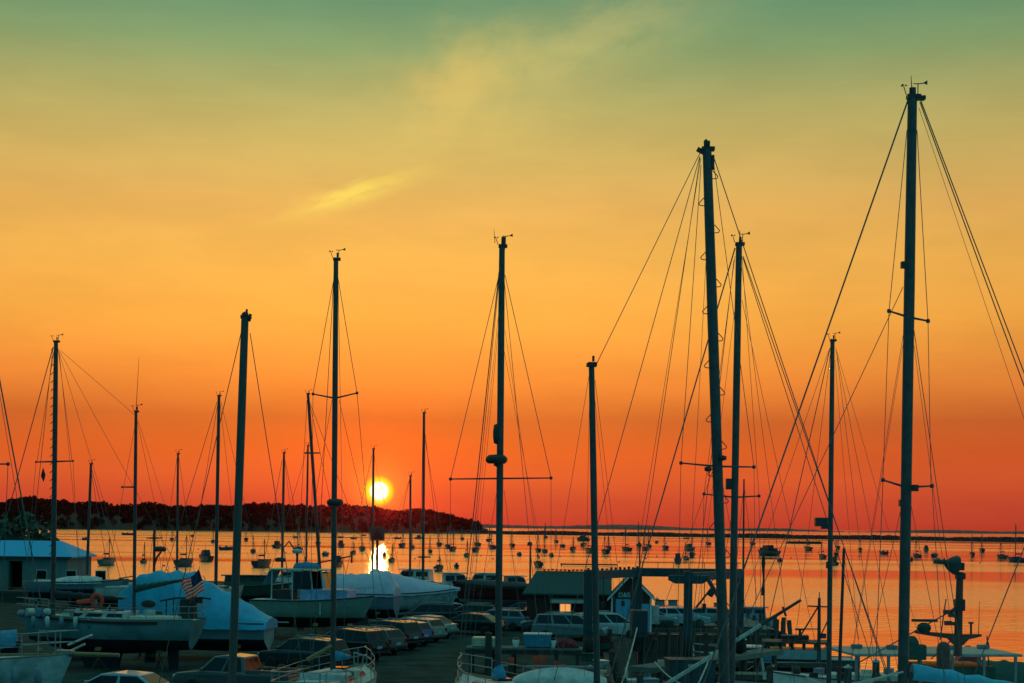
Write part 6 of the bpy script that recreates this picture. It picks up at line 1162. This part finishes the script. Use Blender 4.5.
# ------------------------------------------------------------------ clutter of a working waterfront
def clutter():
    rd = random.Random(55)
    for px, py, d, lb in ((612, 652, 84, 'mooring pile close beside the taut pale rope'), (655, 640, 92, 'mooring pile left of the dark blue skip'), (706, 634, 98, 'mooring pile just left of the stepped mast foot'), (744, 640, 96, 'mooring pile right of the twin tall masts'), (757, 630, 104, 'mooring pile before the pier face near its end'), (770, 668, 76, 'mooring pile nearest the bottom edge right of the twin masts'), (848, 668, 66, 'mooring pile under the slack sheet'), (876, 662, 70, 'mooring pile left of the tallest mast'), (640, 676, 72, 'mooring pile at the bottom edge below the shed'), (590, 668, 78, 'mooring pile at the right end of the work bench')):
        p = W(px, py, d); T = thing('mooring_pile', lb, 'mooring pile', (p.x, d, WZ), 0, 'timber mooring piles in the slips'); q = MB(); h = p.z - WZ; q.tube((rd.uniform(-.1, .1), 0, -2.5), (0, 0, h), .20, .16, 10); part(q, 'pile', 'timber', T); q = MB(); q.lathe([(.175, 0), (.17, .05), (0, .16)], (0, 0, h), n=10); part(q, 'pile_cap', 'pale' if rd.random() < .5 else 'rust', T)
    for px, d, rz, m, lb in ((664, 88, 25, 'pale', 'white rowing skiff tied beside the floating dock under the hoist'), (752, 88, 160, 'greyblue', 'grey rowing skiff tied right of the twin masts'), (620, 72, 70, 'white', 'white rowing skiff nearest the wharf wall'), (716, 76, 10, 'green', 'green rowing skiff below the stepped mast')):
        T = thing('rowing_skiff', lb, 'skiff', (X(px, d), d, WZ), R(rz), 'small skiffs tied in the slips'); mb, sp, hb, zs = hull(3.6, 1.5, .5, .2, 'power', n=10); part(mb, 'hull', [m, 'bottom', 'navy'], T); part(deckmesh(sp, 8, .28, -.1), 'floor', 'wood', T)
        for xx in (-.9, .3): q = MB(); q.box((xx, 0, .42), (.28, 1.2, .05)); part(q, 'thwart', 'wood', T)
    for px, d, z, m, lb in ((628, 80.3, -.88, 'white', 'white dock box on the floating dock left of the skip'), (648, 80.8, -.88, 'greyblue', 'grey-blue dock box on the floating dock left of the skip'), (730, 100.2, -.88, 'white', 'white dock box on the long floating dock by the pier'), (764, 100.3, -.88, 'canvas', 'blue dock box on the long floating dock by the pier'), (668, 66.3, -.88, 'pale', 'pale dock box on the floating dock nearest the bottom edge')):
        T = thing('dock_box', lb, 'dock box', (X(px, d), d, z), rd.uniform(-.2, .4)); q = MB(); q.box((0, 0, .3), (1.2, .6, .58)); part(q, 'box_body', m, T, bevel=.03); q = MB(); q.box((0, 0, .63), (1.28, .68, .09), taper=.92); part(q, 'lid', m, T, bevel=.03)
    # old gear in the dark yard on the left
    for px, py, kind, lb in ((14, 602, 'stack', 'stack of dark timber baulks before the pale shed door'), (34, 598, 'drum', 'rusty drum standing before the pale shed'), (70, 600, 'stack', 'stack of timber baulks behind the bow of the ketch'), (112, 592, 'stack', 'stack of timber baulks left of the blue boat cover'), (104, 598, 'drum', 'dark drum left of the blue boat cover'), (20, 594, 'dinghy', 'upturned dark dinghy lying before the pale shed'), (56, 594, 'dinghy', 'upturned grey dinghy lying under the launch'), (250, 606, 'stack', 'stack of timber baulks beside the stern of the motor yacht'), (247, 592, 'dinghy', 'upturned dinghy behind the thick pole mast'), (392, 622, 'stack', 'stack of blocks under the white wrapped boat'), (350, 630, 'stack', 'stack of blocks under the motor yacht bow'), (300, 630, 'drum', 'drum in the shade under the motor yacht'), (150, 662, 'drum', 'drum in the shade under the ketch stern'), (88, 660, 'stack', 'stack of keel blocks under the ketch')):
        p = G(px, py); nm = {'stack': 'timber_stack', 'drum': 'oil_drum', 'dinghy': 'upturned_dinghy'}[kind]; T = thing(nm, lb, {'stack': 'timber stack', 'drum': 'drum', 'dinghy': 'dinghy'}[kind], tuple(p), rd.uniform(-.6, .6))
        if kind == 'stack':
            for r_ in range(3):
                for c_ in range(3): q = MB(); q.box((rd.uniform(-.1, .1), -.42 + c_ * .42, .17 + r_ * .34), (2.4, .38, .32), Matrix.Rotation(rd.uniform(-.05, .05), 3, 'Z')); part(q, 'baulk', 'timber', T)
        elif kind == 'drum': q = MB(); q.lathe([(.29, 0), (.29, .28), (.305, .30), (.29, .32), (.29, .58), (.305, .60), (.29, .62), (.29, .88), (.27, .90), (0, .89)], (0, 0, 0), n=16); part(q, 'barrel', rd.choice(['rust', 'liftblue', 'black']), T)
        else:
            q = MB(); rows = []
            for i in range(13):
                t = i / 12; r = .75 * max(.05, math.sin(math.pi * (.06 + .84 * t)) ** .6); rows.append([(-1.6 + 3.2 * t, r * math.cos(k * math.pi / 8), .62 * (r / .75) * math.sin(k * math.pi / 8)) for k in range(9)])
            q.grid(rows); part(q, 'hull', 'greyblue' if 'grey' in lb else 'black', T); q = MB(); q.box((0, 0, .63), (2.6, .05, .06)); part(q, 'keel_strip', 'wood', T)
    # off the right edge: only its forestay slants into the picture
    d = 62; T, sp, zs = sailboat('sloop outside the right edge with only its thick forestay in view', X(1095, d), d, WZ, 180, 9.5, 3.0, 1.1, 'white', 'navy'); zd = -.4
    mast(T, (1140, 250), (1140, 640), d, 6, zd, ()); stays(T, d, zd, [(1139, 255, 982, 655, 1.2, 1)])
clutter()
def more_gear():
    rd = random.Random(91)
    # lobster traps stacked on the floating docks and wharf
    for px, d, z, n, lb in ((736, 99.6, -.88, 3, 'on the long floating dock by the pier'), (752, 100.4, -.88, 2, 'at the outer end of the long floating dock'), (618, 79.6, -.88, 2, 'at the shore end of the dock left of the skip'), (700, 66.4, -.88, 3, 'on the floating dock nearest the bottom edge'), (604, 92, 0, 3, 'on the wharf beside the left hoist leg')):
        for k in range(n):
            T = thing('lobster_trap', '%s trap of the stack %s' % (('bottom', 'middle' if n == 3 else 'top', 'top')[k], lb), 'lobster trap', (X(px, d) + rd.uniform(-.06, .06), d, z + .02 + k * .39), rd.uniform(-.15, .15), 'lobster traps stacked on docks'); q = MB()
            for xx in (-.45, 0, .45): q.path([(xx, -.26, 0), (xx, -.26, .36), (xx, .26, .36), (xx, .26, 0), (xx, -.26, 0)], .018, 4)
            for y, zz in ((-.26, 0), (-.26, .36), (.26, .36), (.26, 0), (-.26, .18), (0, .36)): q.tube((-.45, y, zz), (.45, y, zz), .014, n=4)
            part(q, 'frame', 'timber', T); q = MB(); q.box((0, 0, .18), (.86, .49, .33)); part(q, 'netting', rd.choice(['greencanvas', 'darkcanvas', 'netred']), T)
    # outboard skiffs and a launch lying in the slips at the bottom right
    for px, d, rz, L, m, lb in ((800, 73, 172, 4.6, 'pale', 'pale outboard launch in front of the white open boat'), (862, 66, 12, 4.2, 'greyblue', 'grey-blue outboard launch beside the tallest mast'), (742, 70, 168, 4.4, 'white', 'white outboard launch right of the stepped mast foot'), (650, 62, 60, 4.0, 'cream', 'cream outboard launch at the bottom edge under the slanting spar')):
        T, sp, zs = powerboat(lb, X(px, d), d, WZ, rz, L, L * .38, .62, m, 'navy', name='outboard_launch', cat='launch', house=False, D=.3)
        q = MB(); q.box((-L * .5 - .05, 0, zs(.0) + .12), (.38, .42, .75), taper=.8); part(q, 'outboard_motor', 'black', T, bevel=.05)
        q = MB(); q.box((L * .02, 0, zs(.5) + .32), (.55, .7, .75), taper=.85); part(q, 'console', 'white', T, bevel=.05)
        q = MB(); q.path([(L * .10, -.34, zs(.5) + .6), (L * .06, -.34, zs(.5) + 1.0), (L * .06, .34, zs(.5) + 1.0), (L * .10, .34, zs(.5) + .6)], .02, 5); part(q, 'grab_rail', 'steel', T)
    # light posts and ladder along the docks
    for px, d, z, h, lb in ((628, 81, -.88, 1.1, 'short power pedestal on the dock left of the skip'), (722, 100.6, -.88, 1.1, 'short power pedestal on the long dock by the pier'), (690, 66.8, -.88, 1.1, 'short power pedestal on the dock nearest the bottom edge')):
        T = thing('power_pedestal', lb, 'pedestal', (X(px, d), d, z)); q = MB(); q.box((0, 0, h / 2), (.2, .2, h), taper=.85); part(q, 'post', 'white', T, bevel=.02); q = MB(); q.box((0, 0, h + .06), (.24, .24, .14), taper=.6); part(q, 'cap', 'greyblue', T, bevel=.02); q = MB(); q.path(sag((.1, 0, h * .6), (.8, -.4, .05), .25, 8), .02, 5); part(q, 'cable', 'black', T)
    # pallets and crates by the bench and in the yard
    for px, py, lb in ((505, 668, 'slatted pallet leaning by the bench posts'), (548, 671, 'slatted pallet lying before the red tub'), (590, 655, 'slatted pallet beside the left hoist wheel')):
        p = G(px, py); T = thing('pallet', lb, 'pallet', tuple(p), rd.uniform(-.4, .4)); q = MB()
        for k in range(7): q.box((0, -.5 + k * .166, .13), (1.2, .11, .022))
        part(q, 'slats', 'plank', T)
        for y in (-.5, 0, .5): q = MB(); q.box((0, y, .06), (1.2, .09, .1)); part(q, 'bearer', 'plank', T)
    for lb, a, b, k in (('long pale mooring rope sagging from the big sloop towards the work vessel', W(905, 668, 40), W(806, 676, 76), .5), ('mooring rope from the skip dock to the stepped mast ketch', W(655, 662, 80), W(716, 690, 50), .4), ('mooring rope between the pier end pile and the open boat bow', W(777, 650, 112), W(772, 664, 86), .5)):
        q = MB(); q.path(sag(a, b, k, 14), .03, 6); tag(q.build('mooring_rope', 'rope'), lb, 'rope', 'mooring ropes')
more_gear()
# ------------------------------------------------------------------ thin haze, tinted red to add the sun's veiling glare
def haze():
    m = bpy.data.materials.new('sun_glare_haze'); m.use_nodes = True; t = m.node_tree; t.nodes.clear(); v = nd(t, 'ShaderNodeVolumePrincipled'); o = nd(t, 'ShaderNodeOutputMaterial')
    v.inputs['Color'].default_value = (1, .06, .12, 1); v.inputs['Density'].default_value = 1.3e-5; v.inputs['Anisotropy'].default_value = .975; t.links.new(v.outputs[0], o.inputs['Volume'])  # red tint and forward scatter imitate veiling glare near the sun
    mb = MB(); mb.box((0, 4600, 14), (18200, 9600, 40)); ob = mb.build('haze', m); ob['kind'] = 'stuff'; ob['label'] = 'thin red-tinted haze added for the glare around the sun'; ob['category'] = 'haze'
haze()
